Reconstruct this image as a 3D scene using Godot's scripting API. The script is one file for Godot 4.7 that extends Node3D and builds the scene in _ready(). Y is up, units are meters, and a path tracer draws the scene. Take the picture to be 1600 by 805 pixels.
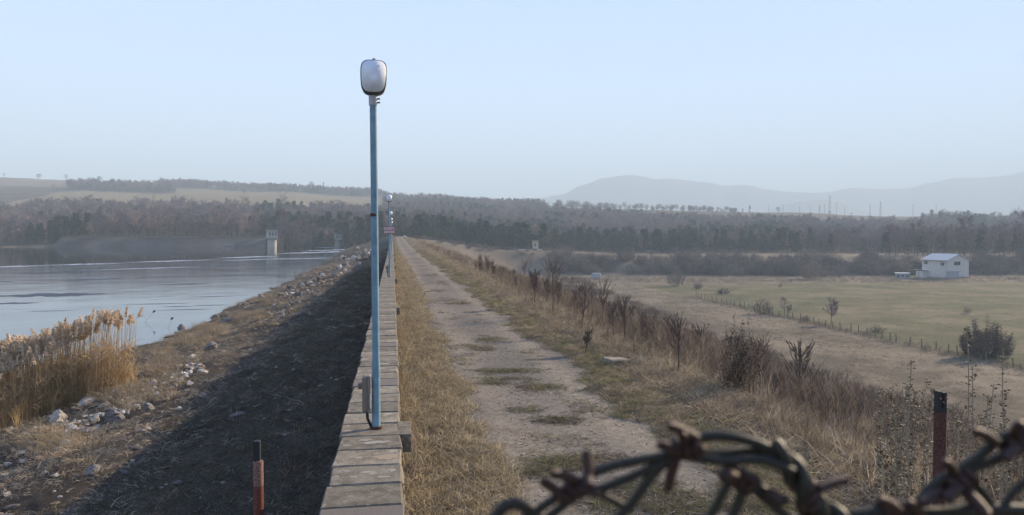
extends Node3D
# An old embankment dam on a hazy winter day: parapet wall, lamps, crest road, reservoir, valley, woods and far mountains.
# x runs to the right of the dam axis, -z along the dam, y is up. The eye stands 2.65 m over the crest road.

const F := 1230.0                      # focal length in picture units (1600 wide)
const EYE := Vector3(0, 2.65, 0)
const YAW := 0.1501
const PITCH := 0.0313
const WATER := -3.55
const SUN_DIR := Vector3(0.800, 0.407, -0.440)   # towards the sun

var rng := RandomNumberGenerator.new()
var na := FastNoiseLite.new()
var nb := FastNoiseLite.new()
var nc := FastNoiseLite.new()
var cam_basis := Basis()
var used := {}
var M := {}
var SY := sin(YAW)
var CY := cos(YAW)

# ---------------------------------------------------------------- small mesh kit
class Geo:
	var v := PackedVector3Array()
	var n := PackedVector3Array()
	var c := PackedColorArray()
	func tri(a: Vector3, b: Vector3, d: Vector3, col := Color.WHITE) -> void:
		var nn := (d - a).cross(b - a).normalized()
		v.append(a); v.append(b); v.append(d)
		n.append(nn); n.append(nn); n.append(nn)
		c.append(col); c.append(col); c.append(col)
	func tri_s(a: Vector3, b: Vector3, d: Vector3, n1: Vector3, n2: Vector3, n3: Vector3, col := Color.WHITE) -> void:
		if (d - a).cross(b - a).dot(n1 + n2 + n3) < 0.0:
			v.append(a); v.append(d); v.append(b)
			n.append(n1); n.append(n3); n.append(n2)
		else:
			v.append(a); v.append(b); v.append(d)
			n.append(n1); n.append(n2); n.append(n3)
		c.append(col); c.append(col); c.append(col)
	func face(pts: Array, out: Vector3, col := Color.WHITE) -> void:   # a convex flat polygon that looks towards out
		for i in range(1, pts.size() - 1):
			tri_s(pts[0], pts[i], pts[i + 1], out, out, out, col)
	func box(mid: Vector3, size: Vector3, col := Color.WHITE, turn := Basis(), ch := 0.0) -> void:
		var h := size * 0.5
		ch = minf(ch, minf(h.x, minf(h.y, h.z)) * 0.6)
		for ax in 3:
			for s in [-1.0, 1.0]:
				var o := Vector3.ZERO
				o[ax] = s
				var u := (ax + 1) % 3
				var w := (ax + 2) % 3
				var q := []
				for k in [[-1, -1], [1, -1], [1, 1], [-1, 1]]:
					var p := Vector3.ZERO
					p[ax] = s * h[ax]
					p[u] = k[0] * (h[u] - ch)
					p[w] = k[1] * (h[w] - ch)
					q.append(mid + turn * p)
				face(q, turn * o, col)
		if ch > 0.0:
			for ax in 3:
				var u := (ax + 1) % 3
				var w := (ax + 2) % 3
				for su in [-1.0, 1.0]:
					for sw in [-1.0, 1.0]:
						var q := []
						for e in [[-1, 0], [1, 0], [1, 1], [-1, 1]]:
							var p := Vector3.ZERO
							p[ax] = e[0] * (h[ax] - ch)
							p[u] = su * (h[u] - (ch if e[1] else 0.0))
							p[w] = sw * (h[w] - (0.0 if e[1] else ch))
							q.append(mid + turn * p)
						var o := Vector3.ZERO
						o[u] = su
						o[w] = sw
						face(q, (turn * o).normalized(), col)
			for sx in [-1.0, 1.0]:
				for sy in [-1.0, 1.0]:
					for sz in [-1.0, 1.0]:
						var s := Vector3(sx, sy, sz)
						var q := []
						for ax in 3:
							var p := Vector3.ZERO
							for k in 3:
								p[k] = s[k] * (h[k] - (0.0 if k == ax else ch))
							q.append(mid + turn * p)
						face(q, (turn * s).normalized(), col)
	func tube(pts: Array, rad: Array, sides := 8, col := Color.WHITE, caps := true) -> void:
		var rings := []
		var norms := []
		var side := Vector3.ZERO
		for i in pts.size():
			var t: Vector3 = pts[mini(i + 1, pts.size() - 1)] - pts[maxi(i - 1, 0)]
			t = t.normalized() if t.length() > 1e-9 else Vector3.UP
			if i == 0:
				side = t.cross(Vector3(0.31, 0.2, 0.93) if absf(t.z) < 0.9 else Vector3.UP).normalized()
			side = (side - t * side.dot(t)).normalized()
			var up := t.cross(side)
			var r := []
			var rn := []
			for k in sides:
				var a := TAU * k / sides
				var d := side * cos(a) + up * sin(a)
				r.append(pts[i] + d * rad[mini(i, rad.size() - 1)])
				rn.append(d)
			rings.append(r)
			norms.append(rn)
		for i in pts.size() - 1:
			for k in sides:
				var k2 := (k + 1) % sides
				tri_s(rings[i][k], rings[i][k2], rings[i + 1][k2], norms[i][k], norms[i][k2], norms[i + 1][k2], col)
				tri_s(rings[i][k], rings[i + 1][k2], rings[i + 1][k], norms[i][k], norms[i + 1][k2], norms[i + 1][k], col)
		if caps:
			face(rings[0], (pts[0] - pts[1]).normalized(), col)
			face(rings[-1], (pts[-1] - pts[-2]).normalized(), col)
	func blade(p: Vector3, dir: Vector3, bend: Vector3, length: float, w: float, col := Color.WHITE) -> void:   # a two-piece tapered leaf
		var s := dir.cross(Vector3(0.37, 0.11, 0.8)).normalized() * w * 0.5
		var m := p + dir * length * 0.55 + bend * length * 0.15
		var e := p + dir * length + bend * length * 0.6
		tri(p - s, p + s, m + s * 0.8, col)
		tri(p - s, m + s * 0.8, m - s * 0.8, col)
		tri(m - s * 0.8, m + s * 0.8, e, col)
	func mesh() -> ArrayMesh:
		var a := []
		a.resize(Mesh.ARRAY_MAX)
		a[Mesh.ARRAY_VERTEX] = v
		a[Mesh.ARRAY_NORMAL] = n
		a[Mesh.ARRAY_COLOR] = c
		var m := ArrayMesh.new()
		m.add_surface_from_arrays(Mesh.PRIMITIVE_TRIANGLES, a)
		return m

# ---------------------------------------------------------------- naming
func numbered(called: String, parent: Node) -> String:
	var key := str(parent.get_instance_id()) + called
	var k: int = used.get(key, 0)
	used[key] = k + 1
	return called if k == 0 else "%s_%03d" % [called, k]

func put(called: String, mesh: Mesh, mat: Material, parent: Node = self, at := Vector3.ZERO) -> MeshInstance3D:
	var o := MeshInstance3D.new()
	o.name = numbered(called, parent)
	o.mesh = mesh
	o.material_override = mat
	o.position = at
	parent.add_child(o, true)
	return o

func tag(o: Node, label: String, category: String, group := "") -> Node:
	o.set_meta("label", label)
	o.set_meta("category", category)
	if group != "":
		o.set_meta("group", group)
	return o

func kind(o: Node, k: String, label := "") -> Node:
	o.set_meta("kind", k)
	if label != "":
		o.set_meta("label", label)
	return o

func thing(called: String, label: String, category: String, at := Vector3.ZERO, turn := 0.0, group := "") -> Node3D:
	var o := Node3D.new()
	o.name = numbered(called, self)
	o.position = at
	o.rotation.y = turn
	add_child(o, true)
	tag(o, label, category, group)
	return o

func dup(src: Node3D, called: String, label: String, category: String, xf: Transform3D, group := "") -> Node3D:
	var o: Node3D = src.duplicate()
	o.name = numbered(called, self)
	o.transform = xf
	add_child(o, true)
	tag(o, label, category, group)
	return o

func scatter(called: String, mesh: Mesh, mat: Material, xfs: Array, cols: PackedColorArray, parent: Node = self) -> MultiMeshInstance3D:
	var mm := MultiMesh.new()
	mm.transform_format = MultiMesh.TRANSFORM_3D
	mm.use_colors = true
	mm.mesh = mesh
	mm.instance_count = xfs.size()
	for i in xfs.size():
		mm.set_instance_transform(i, xfs[i])
		mm.set_instance_color(i, cols[i])
	var o := MultiMeshInstance3D.new()
	o.name = numbered(called, parent)
	o.multimesh = mm
	o.material_override = mat
	parent.add_child(o, true)
	o.set_meta("kind", "stuff")
	return o

# ---------------------------------------------------------------- where things are
func colz(x: float, z: float) -> Vector2:
	var zc := x * SY - z * CY
	return Vector2(800.0 + F * (x * CY + z * SY) / maxf(zc, 1.0), zc)

const DISTS := [345.0, 430.0, 560.0, 700.0, 900.0, 1100.0, 1400.0]
const COLS := [0.0, 82.0, 97.0, 270.0, 420.0, 570.0, 640.0, 800.0, 1000.0, 1200.0, 1400.0, 1600.0]
const RISE := [
	[384.5, 374.0, 345.0, 324.0, 303.0, 290.0, 277.0],
	[383.0, 370.0, 344.0, 322.0, 304.0, 291.0, 280.5],
	[372.0, 366.0, 343.0, 321.0, 305.0, 291.0, 281.5],
	[372.0, 366.0, 345.0, 322.0, 308.0, 296.0, 289.5],
	[372.0, 367.0, 348.0, 327.0, 307.0, 301.0, 297.0],
	[372.0, 368.0, 352.0, 332.0, 317.0, 309.0, 303.0],
	[373.0, 369.0, 355.0, 339.0, 324.0, 316.0, 312.0],
	[390.0, 390.0, 367.0, 346.0, 330.0, 324.0, 328.0],
	[399.0, 393.0, 375.0, 353.0, 333.0, 328.0, 336.0],
	[400.0, 391.0, 377.0, 356.0, 336.0, 332.0, 340.0],
	[400.0, 392.0, 380.0, 362.0, 342.0, 338.0, 346.0],
	[400.0, 392.0, 380.0, 361.0, 343.0, 338.0, 347.0]]

func far_y(c: float, d: float) -> float:
	var i := 0
	while i < COLS.size() - 2 and c > COLS[i + 1]:
		i += 1
	var tc := smoothstep(0.0, 1.0, clampf((c - COLS[i]) / (COLS[i + 1] - COLS[i]), 0.0, 1.0))
	var dd := clampf(d, 345.0, 1400.0)
	var j := 0
	while j < DISTS.size() - 2 and dd > DISTS[j + 1]:
		j += 1
	var td: float = (dd - DISTS[j]) / (DISTS[j + 1] - DISTS[j])
	var h0: float = lerpf((364.0 - RISE[i][j]) * DISTS[j], (364.0 - RISE[i][j + 1]) * DISTS[j + 1], td)
	var h1: float = lerpf((364.0 - RISE[i + 1][j]) * DISTS[j], (364.0 - RISE[i + 1][j + 1]) * DISTS[j + 1], td)
	var y := 2.65 + lerpf(h0, h1, tc) / F
	if d > 1400.0:
		y = lerpf(y, -30.0, smoothstep(1400.0, 2600.0, d))
	return y + na.get_noise_2d(c * 0.3, d * 0.16) * 1.2 * smoothstep(380.0, 600.0, d)

func crest_y(dd: float) -> float:
	return 1.2 * smoothstep(130.0, 320.0, dd)

func near_y(x: float, dd: float) -> float:
	var cr := crest_y(dd)
	if x < -0.5:
		var s := -x
		var y := cr + 0.22 - (minf(s, 3.82) - 0.5) * 0.419 - maxf(s - 3.82, 0.0) / 4.0
		var k := smoothstep(0.8, 4.0, s)
		y += (na.get_noise_2d(x * 2.2, dd * 2.2) * 0.34 + nb.get_noise_2d(x * 1.4, dd * 1.4) * 0.13) * k
		y += nb.get_noise_2d(x * 6.0, dd * 6.0) * 0.055
		return maxf(y, -7.5)
	if x < 5.4:
		return cr + nb.get_noise_2d(x * 1.5, dd * 1.5) * 0.03 + nb.get_noise_2d(x * 7.0, dd * 7.0) * 0.012
	var a := cr - (x - 5.4) / 3.0 + (na.get_noise_2d(x * 1.6, dd * 1.6) * 0.4 + nb.get_noise_2d(x * 3.0, dd * 3.0) * 0.1) * smoothstep(5.4, 8.0, x)
	var b := -14.0 + na.get_noise_2d(x * 0.5, dd * 0.5) * 0.5
	var h := clampf(0.5 + (a - b) / 3.0, 0.0, 1.0)
	return lerpf(b, a, h) + 0.75 * h * (1.0 - h)

func shore_d(c: float) -> float:
	return lerpf(lerpf(331.0, 362.0, clampf(c / 560.0, 0.0, 1.0)), 308.0, smoothstep(584.0, 640.0, c))

func gy(x: float, z: float) -> float:
	var cz := colz(x, z)
	var near := near_y(x, -z) if cz.y < 385.0 or cz.x > 560.0 else -7.0
	if cz.y < 295.0:
		return near
	var d0 := shore_d(cz.x)
	var w := 13.0 if cz.x < 588.0 else 24.0
	return lerpf(near, far_y(cz.x, cz.y), smoothstep(d0 - 3.0, d0 + w, cz.y))

func top_y(x: float, z: float) -> float:     # with the raised verges of the crest
	var y := gy(x, z)
	if x > -0.1 and x < 5.4 and z < -2.5 and z > -325.0:
		y += verge_bank(x, -z)
	return y

func verge_bank(x: float, dd: float) -> float:
	var e0 := road_edge(dd, 0)
	var e1 := road_edge(dd, 1)
	return smoothstep(e0, e0 - 0.25, x) * 0.06 + smoothstep(e1, e1 + 0.3, x) * 0.05

func ray(px: float, py: float) -> Vector3:
	return cam_basis * Vector3((px - 800.0) / F, -(py - 402.5) / F, -1.0)

func at_depth(px: float, py: float, zc: float) -> Vector3:
	return EYE + ray(px, py) * zc

func spot(px: float, py: float) -> Vector3:     # the point of the terrain seen there
	var d := ray(px, py)
	var t := 3.0
	var last := 3.0
	while t < 1600.0:
		var p := EYE + d * t
		if p.y < gy(p.x, p.z):
			break
		last = t
		t *= 1.02
	for i in 12:
		var m := (t + last) * 0.5
		var p := EYE + d * m
		if p.y < gy(p.x, p.z):
			t = m
		else:
			last = m
	var q := EYE + d * t
	q.y = gy(q.x, q.z)
	return q

func column_at(px: float, zc: float) -> Vector3:   # terrain point at picture column px, zc metres ahead
	var xc := (px - 800.0) / F * zc
	var x := xc * CY + zc * SY
	var z := -(zc * CY - xc * SY)
	return Vector3(x, gy(x, z), z)

# ---------------------------------------------------------------- materials
func lin(r: float, g: float, b: float) -> Color:
	return Color(r, g, b).linear_to_srgb()

func plain(called: String, col: Color, rough := 0.9, metal := 0.0) -> StandardMaterial3D:
	var m := StandardMaterial3D.new()
	m.resource_name = called
	m.albedo_color = col.linear_to_srgb()
	m.roughness = rough
	m.metallic = metal
	m.metallic_specular = 0.35
	M[called] = m
	return m

func tri_map(m: StandardMaterial3D, tex: Texture2D, scale: float, bump := 0.0, bump_tex: Texture2D = null) -> void:
	m.albedo_texture = tex
	m.uv1_triplanar = true
	m.uv1_world_triplanar = true
	m.uv1_scale = Vector3.ONE * scale
	m.uv1_triplanar_sharpness = 4.0
	if bump != 0.0:
		m.heightmap_enabled = true
		m.heightmap_texture = bump_tex if bump_tex else tex
		m.heightmap_scale = bump

func noise_tex(freq: float, lo: Color, hi: Color, sd: int, size := 512, oct := 5) -> NoiseTexture2D:
	var f := FastNoiseLite.new()
	f.seed = sd
	f.frequency = freq
	f.fractal_octaves = oct
	var t := NoiseTexture2D.new()
	t.width = size
	t.height = size
	t.seamless = true
	t.noise = f
	var g := Gradient.new()
	g.set_color(0, lo.linear_to_srgb())
	g.set_color(1, hi.linear_to_srgb())
	t.color_ramp = g
	return t

func litter_tex(size: int, strokes: int, sd: int, dark: float, light: float, long: float) -> ImageTexture:
	var r := RandomNumberGenerator.new()
	r.seed = sd
	var im := Image.create(size, size, false, Image.FORMAT_RGB8)
	var f := FastNoiseLite.new()
	f.seed = sd
	f.frequency = 0.03
	for y in size:
		for x in size:
			var q := dark + (r.randf() * 0.5 + 0.5) * 0.18 + f.get_noise_2d(x, y) * 0.06
			im.set_pixel(x, y, lin(q, q * 0.97, q * 0.93))
	for i in strokes:
		var x := r.randf() * size
		var y := r.randf() * size
		var a := r.randf() * TAU
		var n := int(r.randf_range(0.3, 1.0) * long)
		var q: float = lerpf(dark, light, pow(r.randf(), 1.3))
		var col := lin(q, q * r.randf_range(0.92, 0.99), q * r.randf_range(0.76, 0.97))
		var bend := r.randf_range(-0.03, 0.03)
		for k in n:
			x += cos(a)
			y += sin(a)
			a += bend
			im.set_pixel(posmod(int(x), size), posmod(int(y), size), col)
	return ImageTexture.create_from_image(im)

func gravel_tex(size: int, grains: int, sd: int) -> ImageTexture:
	var r := RandomNumberGenerator.new()
	r.seed = sd
	var im := Image.create(size, size, false, Image.FORMAT_RGB8)
	var f := FastNoiseLite.new()
	f.seed = sd
	f.frequency = 0.02
	for y in size:
		for x in size:
			var q := 0.42 + r.randf() * 0.16 + f.get_noise_2d(x, y) * 0.1
			im.set_pixel(x, y, lin(q, q * 0.97, q * 0.93))
	for i in grains:
		var x := int(r.randf() * size)
		var y := int(r.randf() * size)
		var q := r.randf_range(0.18, 0.85)
		var col := lin(q, q * r.randf_range(0.92, 1.0), q * r.randf_range(0.85, 1.0))
		var k := 1 + int(r.randf() * r.randf() * 4.0)
		for dy in k:
			for dx in k:
				im.set_pixel(posmod(x + dx, size), posmod(y + dy, size), col)
	return ImageTexture.create_from_image(im)

func concrete_tex(size: int, sd: int) -> ImageTexture:
	var r := RandomNumberGenerator.new()
	r.seed = sd
	var im := Image.create(size, size, false, Image.FORMAT_RGB8)
	var f := FastNoiseLite.new()
	f.seed = sd
	f.frequency = 0.012
	var g := FastNoiseLite.new()
	g.seed = sd + 5
	g.frequency = 0.035
	for y in size:
		for x in size:
			var q := 0.38 + f.get_noise_2d(x * 0.6, y * 0.6) * 0.30 + g.get_noise_2d(x, y) * 0.09 + r.randf() * 0.2
			var l := g.get_noise_2d(x * 1.6 + 900, y * 1.6) * 0.7 + f.get_noise_2d(x * 5.0, y * 5.0) * 0.4
			if l > 0.29:
				q = lerpf(q, 0.95, clampf((l - 0.29) * 10.0, 0.0, 0.8))
			im.set_pixel(x, y, lin(q, q * 0.955, q * 0.87))
	for i in 150:
		var cx := r.randf() * size
		var cy := r.randf() * size
		var rad := r.randf_range(4.0, 34.0) * r.randf_range(0.4, 1.0)
		var qb := r.randf_range(0.62, 0.95)
		for yy in range(int(-rad * 1.4), int(rad * 1.4)):
			for xx in range(int(-rad * 1.4), int(rad * 1.4)):
				var e := Vector2(xx, yy).length() / rad + g.get_noise_2d(cx + xx * 3.0, cy + yy * 3.0) * 1.1
				if e < 0.8 and r.randf() < 0.85:
					im.set_pixel(posmod(int(cx) + xx, size), posmod(int(cy) + yy, size), lin(qb, qb * 0.97, qb * 0.88))
	for i in size * 14:
		var x := int(r.randf() * size)
		var y := int(r.randf() * size)
		var q := r.randf_range(0.08, 0.6)
		im.set_pixel(x, y, lin(q, q * 0.95, q * 0.88))
	return ImageTexture.create_from_image(im)

func materials() -> void:
	var litter := litter_tex(1024, 26000, 3, 0.16, 0.95, 46.0)
	var gravel := gravel_tex(1024, 60000, 5)
	var concrete := concrete_tex(1024, 9)
	var broad := noise_tex(0.012, Color(0.62, 0.62, 0.6), Color(1, 1, 1), 21)
	for d in [["soil", litter, 0.55, 2.5], ["road", gravel, 0.34, 1.8], ["far_soil", litter, 0.06, 0.0]]:
		var m := plain(d[0], Color.WHITE, 1.0)
		m.vertex_color_use_as_albedo = true
		tri_map(m, d[1], d[2], d[3])
		m.detail_enabled = true
		m.detail_albedo = broad
		m.detail_blend_mode = BaseMaterial3D.BLEND_MODE_MUL
		m.detail_uv_layer = BaseMaterial3D.DETAIL_UV_2
		m.uv2_triplanar = true
		m.uv2_world_triplanar = true
		m.uv2_scale = Vector3.ONE * (0.013 if d[0] == "far_soil" else (0.9 if d[0] == "road" else 0.21))
		m.metallic_specular = 0.15
	for k in 4:
		var t: float = [1.0, 0.8, 1.16, 0.9][k]
		var m := plain("concrete_%d" % k, Color(0.315, 0.28, 0.228) * t, 0.95)
		tri_map(m, concrete, [0.62, 0.8, 0.55, 0.7][k], 0.5)
		m.uv1_offset = Vector3(k * 0.37, k * 0.21, k * 0.53)
	var rough := plain("rough_concrete", Color(0.30, 0.265, 0.235), 1.0)
	tri_map(rough, gravel, 2.2, 1.2)
	var mo := plain("mortar", Color(0.50, 0.41, 0.29), 0.95)
	tri_map(mo, gravel, 1.5)
	var li := plain("lichen", Color(0.50, 0.47, 0.40), 0.95)
	tri_map(li, gravel, 3.0)
	var pale := plain("pale_concrete", Color(0.72, 0.70, 0.66), 0.95)
	tri_map(pale, concrete, 0.3, 0.0)
	var rock := plain("rock", Color.WHITE, 0.95)
	rock.vertex_color_use_as_albedo = true
	tri_map(rock, concrete, 1.4, 1.0)
	for d in [["dry", 0.5], ["twig", 0.1], ["needle", 0.2]]:
		var m := plain(d[0], Color.WHITE, 0.95)
		m.vertex_color_use_as_albedo = true
		m.metallic_specular = 0.2
		m.backlight_enabled = true
		m.backlight = Color(d[1], d[1], d[1]).linear_to_srgb()
	var bark := plain("bark", Color(0.11, 0.09, 0.075), 1.0)
	tri_map(bark, noise_tex(0.05, Color(0.4, 0.4, 0.4), Color(1, 1, 1), 4, 256), 1.0)
	var paint := plain("blue_paint", Color(0.20, 0.325, 0.40), 0.42)
	tri_map(paint, noise_tex(0.02, Color(0.62, 0.62, 0.62), Color(1, 1, 1), 8, 512), 0.8)
	var rust := plain("rust", Color(0.135, 0.066, 0.052), 0.8)
	tri_map(rust, noise_tex(0.03, Color(0.25, 0.22, 0.24), Color(1, 0.95, 0.9), 12, 512), 3.0, 0.2)
	var rr := plain("red_rust", Color(0.23, 0.085, 0.06), 0.75)
	tri_map(rr, noise_tex(0.03, Color(0.3, 0.22, 0.2), Color(1, 0.95, 0.9), 13, 512), 3.0, 0.2)
	var flake := plain("flaked_paint", Color(0.36, 0.24, 0.20), 0.7)
	tri_map(flake, noise_tex(0.04, Color(0.2, 0.1, 0.08), Color(1, 1, 1), 14, 256), 5.0, 0.2)
	var wire := plain("wire", Color(0.060, 0.060, 0.050), 0.5, 0.2)
	tri_map(wire, noise_tex(0.03, Color(0.25, 0.27, 0.26), Color(1.0, 0.8, 0.62), 15, 256), 130.0, 0.02)
	var wr := plain("rusty_wire", Color(0.105, 0.068, 0.058), 0.6, 0.1)
	tri_map(wr, noise_tex(0.03, Color(0.2, 0.17, 0.17), Color(1, 0.9, 0.8), 16, 256), 130.0, 0.02)
	plain("lamp_grey", Color(0.32, 0.33, 0.34), 0.45, 0.3)
	plain("lamp_rim", Color(0.12, 0.125, 0.13), 0.5)
	var lens := plain("lamp_lens", Color(0.95, 0.95, 0.95), 0.25)
	lens.metallic_specular = 0.6
	tri_map(lens, noise_tex(0.008, Color(0.72, 0.72, 0.71), Color(1, 1, 1), 31, 256), 1.6)
	lens.backlight_enabled = true
	lens.backlight = Color(0.7, 0.7, 0.7)
	plain("box_grey", Color(0.19, 0.155, 0.12), 0.7)
	plain("black", Color(0.025, 0.025, 0.028), 0.6)
	plain("sign_red", Color(0.26, 0.07, 0.055), 0.6)
	plain("sign_white", Color(0.78, 0.74, 0.72), 0.6)
	var render := plain("white_render", Color(0.56, 0.545, 0.51), 0.9)
	tri_map(render, noise_tex(0.02, Color(0.78, 0.78, 0.77), Color(1, 1, 1), 41, 256), 0.2)
	plain("roof_metal", Color(0.40, 0.41, 0.42), 0.7)
	plain("window_glass", Color(0.05, 0.06, 0.07), 0.1)
	plain("window_frame", Color(0.35, 0.33, 0.3), 0.7)
	plain("white_metal", Color(0.30, 0.32, 0.34), 0.8)
	plain("steel", Color(0.16, 0.17, 0.18), 0.6, 0.4)
	var wood := plain("weathered_wood", Color(0.20, 0.16, 0.13), 0.95)
	tri_map(wood, noise_tex(0.05, Color(0.5, 0.5, 0.5), Color(1, 1, 1), 43, 256), 2.0)
	var w := plain("water", Color(0.012, 0.017, 0.02), 0.04)
	w.metallic_specular = 0.5
	w.uv1_triplanar = true
	w.uv1_world_triplanar = true
	w.uv1_scale = Vector3.ONE * 0.11
	w.normal_enabled = true
	w.normal_scale = 0.06
	var nt := noise_tex(0.02, Color.BLACK, Color.WHITE, 51, 512)
	nt.color_ramp = null
	nt.as_normal_map = true
	nt.bump_strength = 2.0
	w.normal_texture = nt
	var ice := plain("ice", Color(1, 1, 1), 0.17)
	ice.metallic_specular = 0.5
	tri_map(ice, noise_tex(0.009, Color(0.004, 0.006, 0.010), Color(0.050, 0.070, 0.098), 52, 1024, 6), 0.012)
	ice.roughness_texture = noise_tex(0.012, Color(0.25, 0.25, 0.25), Color(1, 1, 1), 53, 512)
	ice.roughness_texture_channel = BaseMaterial3D.TEXTURE_CHANNEL_RED
	ice.roughness = 0.11
	ice.normal_enabled = true
	ice.normal_scale = 0.05
	ice.normal_texture = nt
	plain("frost", Color(0.30, 0.33, 0.37), 0.7)
	var dk := plain("dark_ice", Color(0.03, 0.035, 0.05), 0.5)
	dk.metallic_specular = 0.22
	var hill := plain("hill", Color(0.07, 0.085, 0.09), 1.0)
	tri_map(hill, noise_tex(0.02, Color(0.5, 0.5, 0.5), Color(1, 1, 1), 61, 512), 0.0008)

# ---------------------------------------------------------------- camera, sky, sun
func light_and_camera() -> void:
	var cam := Camera3D.new()
	cam.name = "camera"
	add_child(cam)
	cam_basis = Basis.from_euler(Vector3(-PITCH, -YAW, 0.0))
	cam.transform = Transform3D(cam_basis, EYE)
	var at := CameraAttributesPhysical.new()
	at.frustum_focal_length = 12.0 / (402.5 / F)
	at.frustum_near = 0.05
	at.frustum_far = 20000.0
	at.frustum_focus_distance = 20.0
	at.exposure_aperture = 21.0
	cam.attributes = at
	cam.current = true

	var w := 512
	var h := 256
	var im := Image.create(w, h, false, Image.FORMAT_RGBF)
	var sun := SUN_DIR.normalized()
	for j in h:
		var el := PI * (0.5 - (j + 0.5) / h)
		for i in w:
			var az := TAU * ((i + 0.5) / w - 0.5)
			var d := Vector3(sin(az) * cos(el), sin(el), -cos(az) * cos(el))
			var up := clampf(sin(maxf(el, 0.0)), 0.0, 1.0)
			var k := pow(up, 0.46)
			var col := Vector3(0.52, 0.64, 0.70).lerp(Vector3(0.004, 0.084, 0.36), k)
			var cs := clampf(d.dot(sun), -1.0, 1.0)
			var g := 0.72
			var hg := (1.0 - g * g) / pow(1.0 + g * g - 2.0 * g * cs, 1.5)
			col += Vector3(0.96, 0.97, 0.95) * (minf(hg, 6.0) * 0.048) * (1.0 - 0.35 * k)
			if el < 0.0:
				col = Vector3(0.16, 0.15, 0.14)
			im.set_pixel(i, j, Color(col.x, col.y, col.z))
	var ps := PanoramaSkyMaterial.new()
	ps.panorama = ImageTexture.create_from_image(im)
	var sky := Sky.new()
	sky.sky_material = ps
	var e := Environment.new()
	e.background_mode = Environment.BG_SKY
	e.sky = sky
	e.tonemap_mode = Environment.TONE_MAPPER_LINEAR
	e.tonemap_exposure = 2.5
	e.sdfgi_enabled = true
	e.ssao_enabled = true
	e.ssil_enabled = true
	e.fog_enabled = true
	e.fog_density = 0.00048
	e.fog_light_color = Color(0.88, 0.96, 1.0)
	var we := WorldEnvironment.new()
	we.name = "daylight"
	we.environment = e
	add_child(we)

	var s := DirectionalLight3D.new()
	s.name = "sun"
	s.light_energy = 1.6
	s.light_color = Color(1.0, 0.92, 0.80)
	s.light_angular_distance = 0.5
	s.shadow_enabled = true
	add_child(s)
	s.look_at_from_position(Vector3.ZERO, -SUN_DIR, Vector3.UP)

# ---------------------------------------------------------------- the ground
const KINDS := ["dam_slope", "dam_verge", "downstream_slope", "grassland", "meadow", "terrace", "hillside", "hill_field", "ploughed_field", "bank_lining", "shore", "plain"]

func zone(x: float, z: float) -> int:
	var cz := colz(x, z)
	var c := cz.x
	var d := cz.y
	var w := na.get_noise_2d(x * 0.9, z * 0.9)
	if d < 300.0:
		if x < -0.5:
			return 0
		if x < 5.4:
			return 1
		if x < 48.0 + w * 5.0 + maxf(0.0, -z - 130.0) * 0.12:
			return 2
		if x < 76.5 + w * 0.8:
			return 3 if d < 262.0 + w * 6.0 else 5
		return 4 if d < lerpf(258.0, 268.0, clampf((c - 1100.0) / 400.0, 0.0, 1.0)) + w * 4.0 else 5
	if d > 1800.0:
		return 11
	if c < 600.0:
		var d0 := shore_d(c)
		if d < d0 + 13.0:
			return (9 if c > 86.0 else 10) if c < 416.0 else 6  # past the lining the bank is coloured dark, standing for shade and reflection
		var edge := lerpf(590.0, 628.0, smoothstep(0.0, 120.0, c)) + w * 22.0 + 40.0 * smoothstep(400.0, 560.0, c)
		if d < edge:
			return 6
		if c < 105.0 and d > 715.0 + 2.4 * c and d < 1075.0:
			return 8
		if d < 985.0 + w * 25.0 or c < 107.0 or (c > 275.0 and d < 1160.0):
			return 7
		return 6
	if d < 345.0:
		return 5
	if c > 850.0 and d < 385.0 + w * 20.0:
		return 5
	return 6

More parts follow.
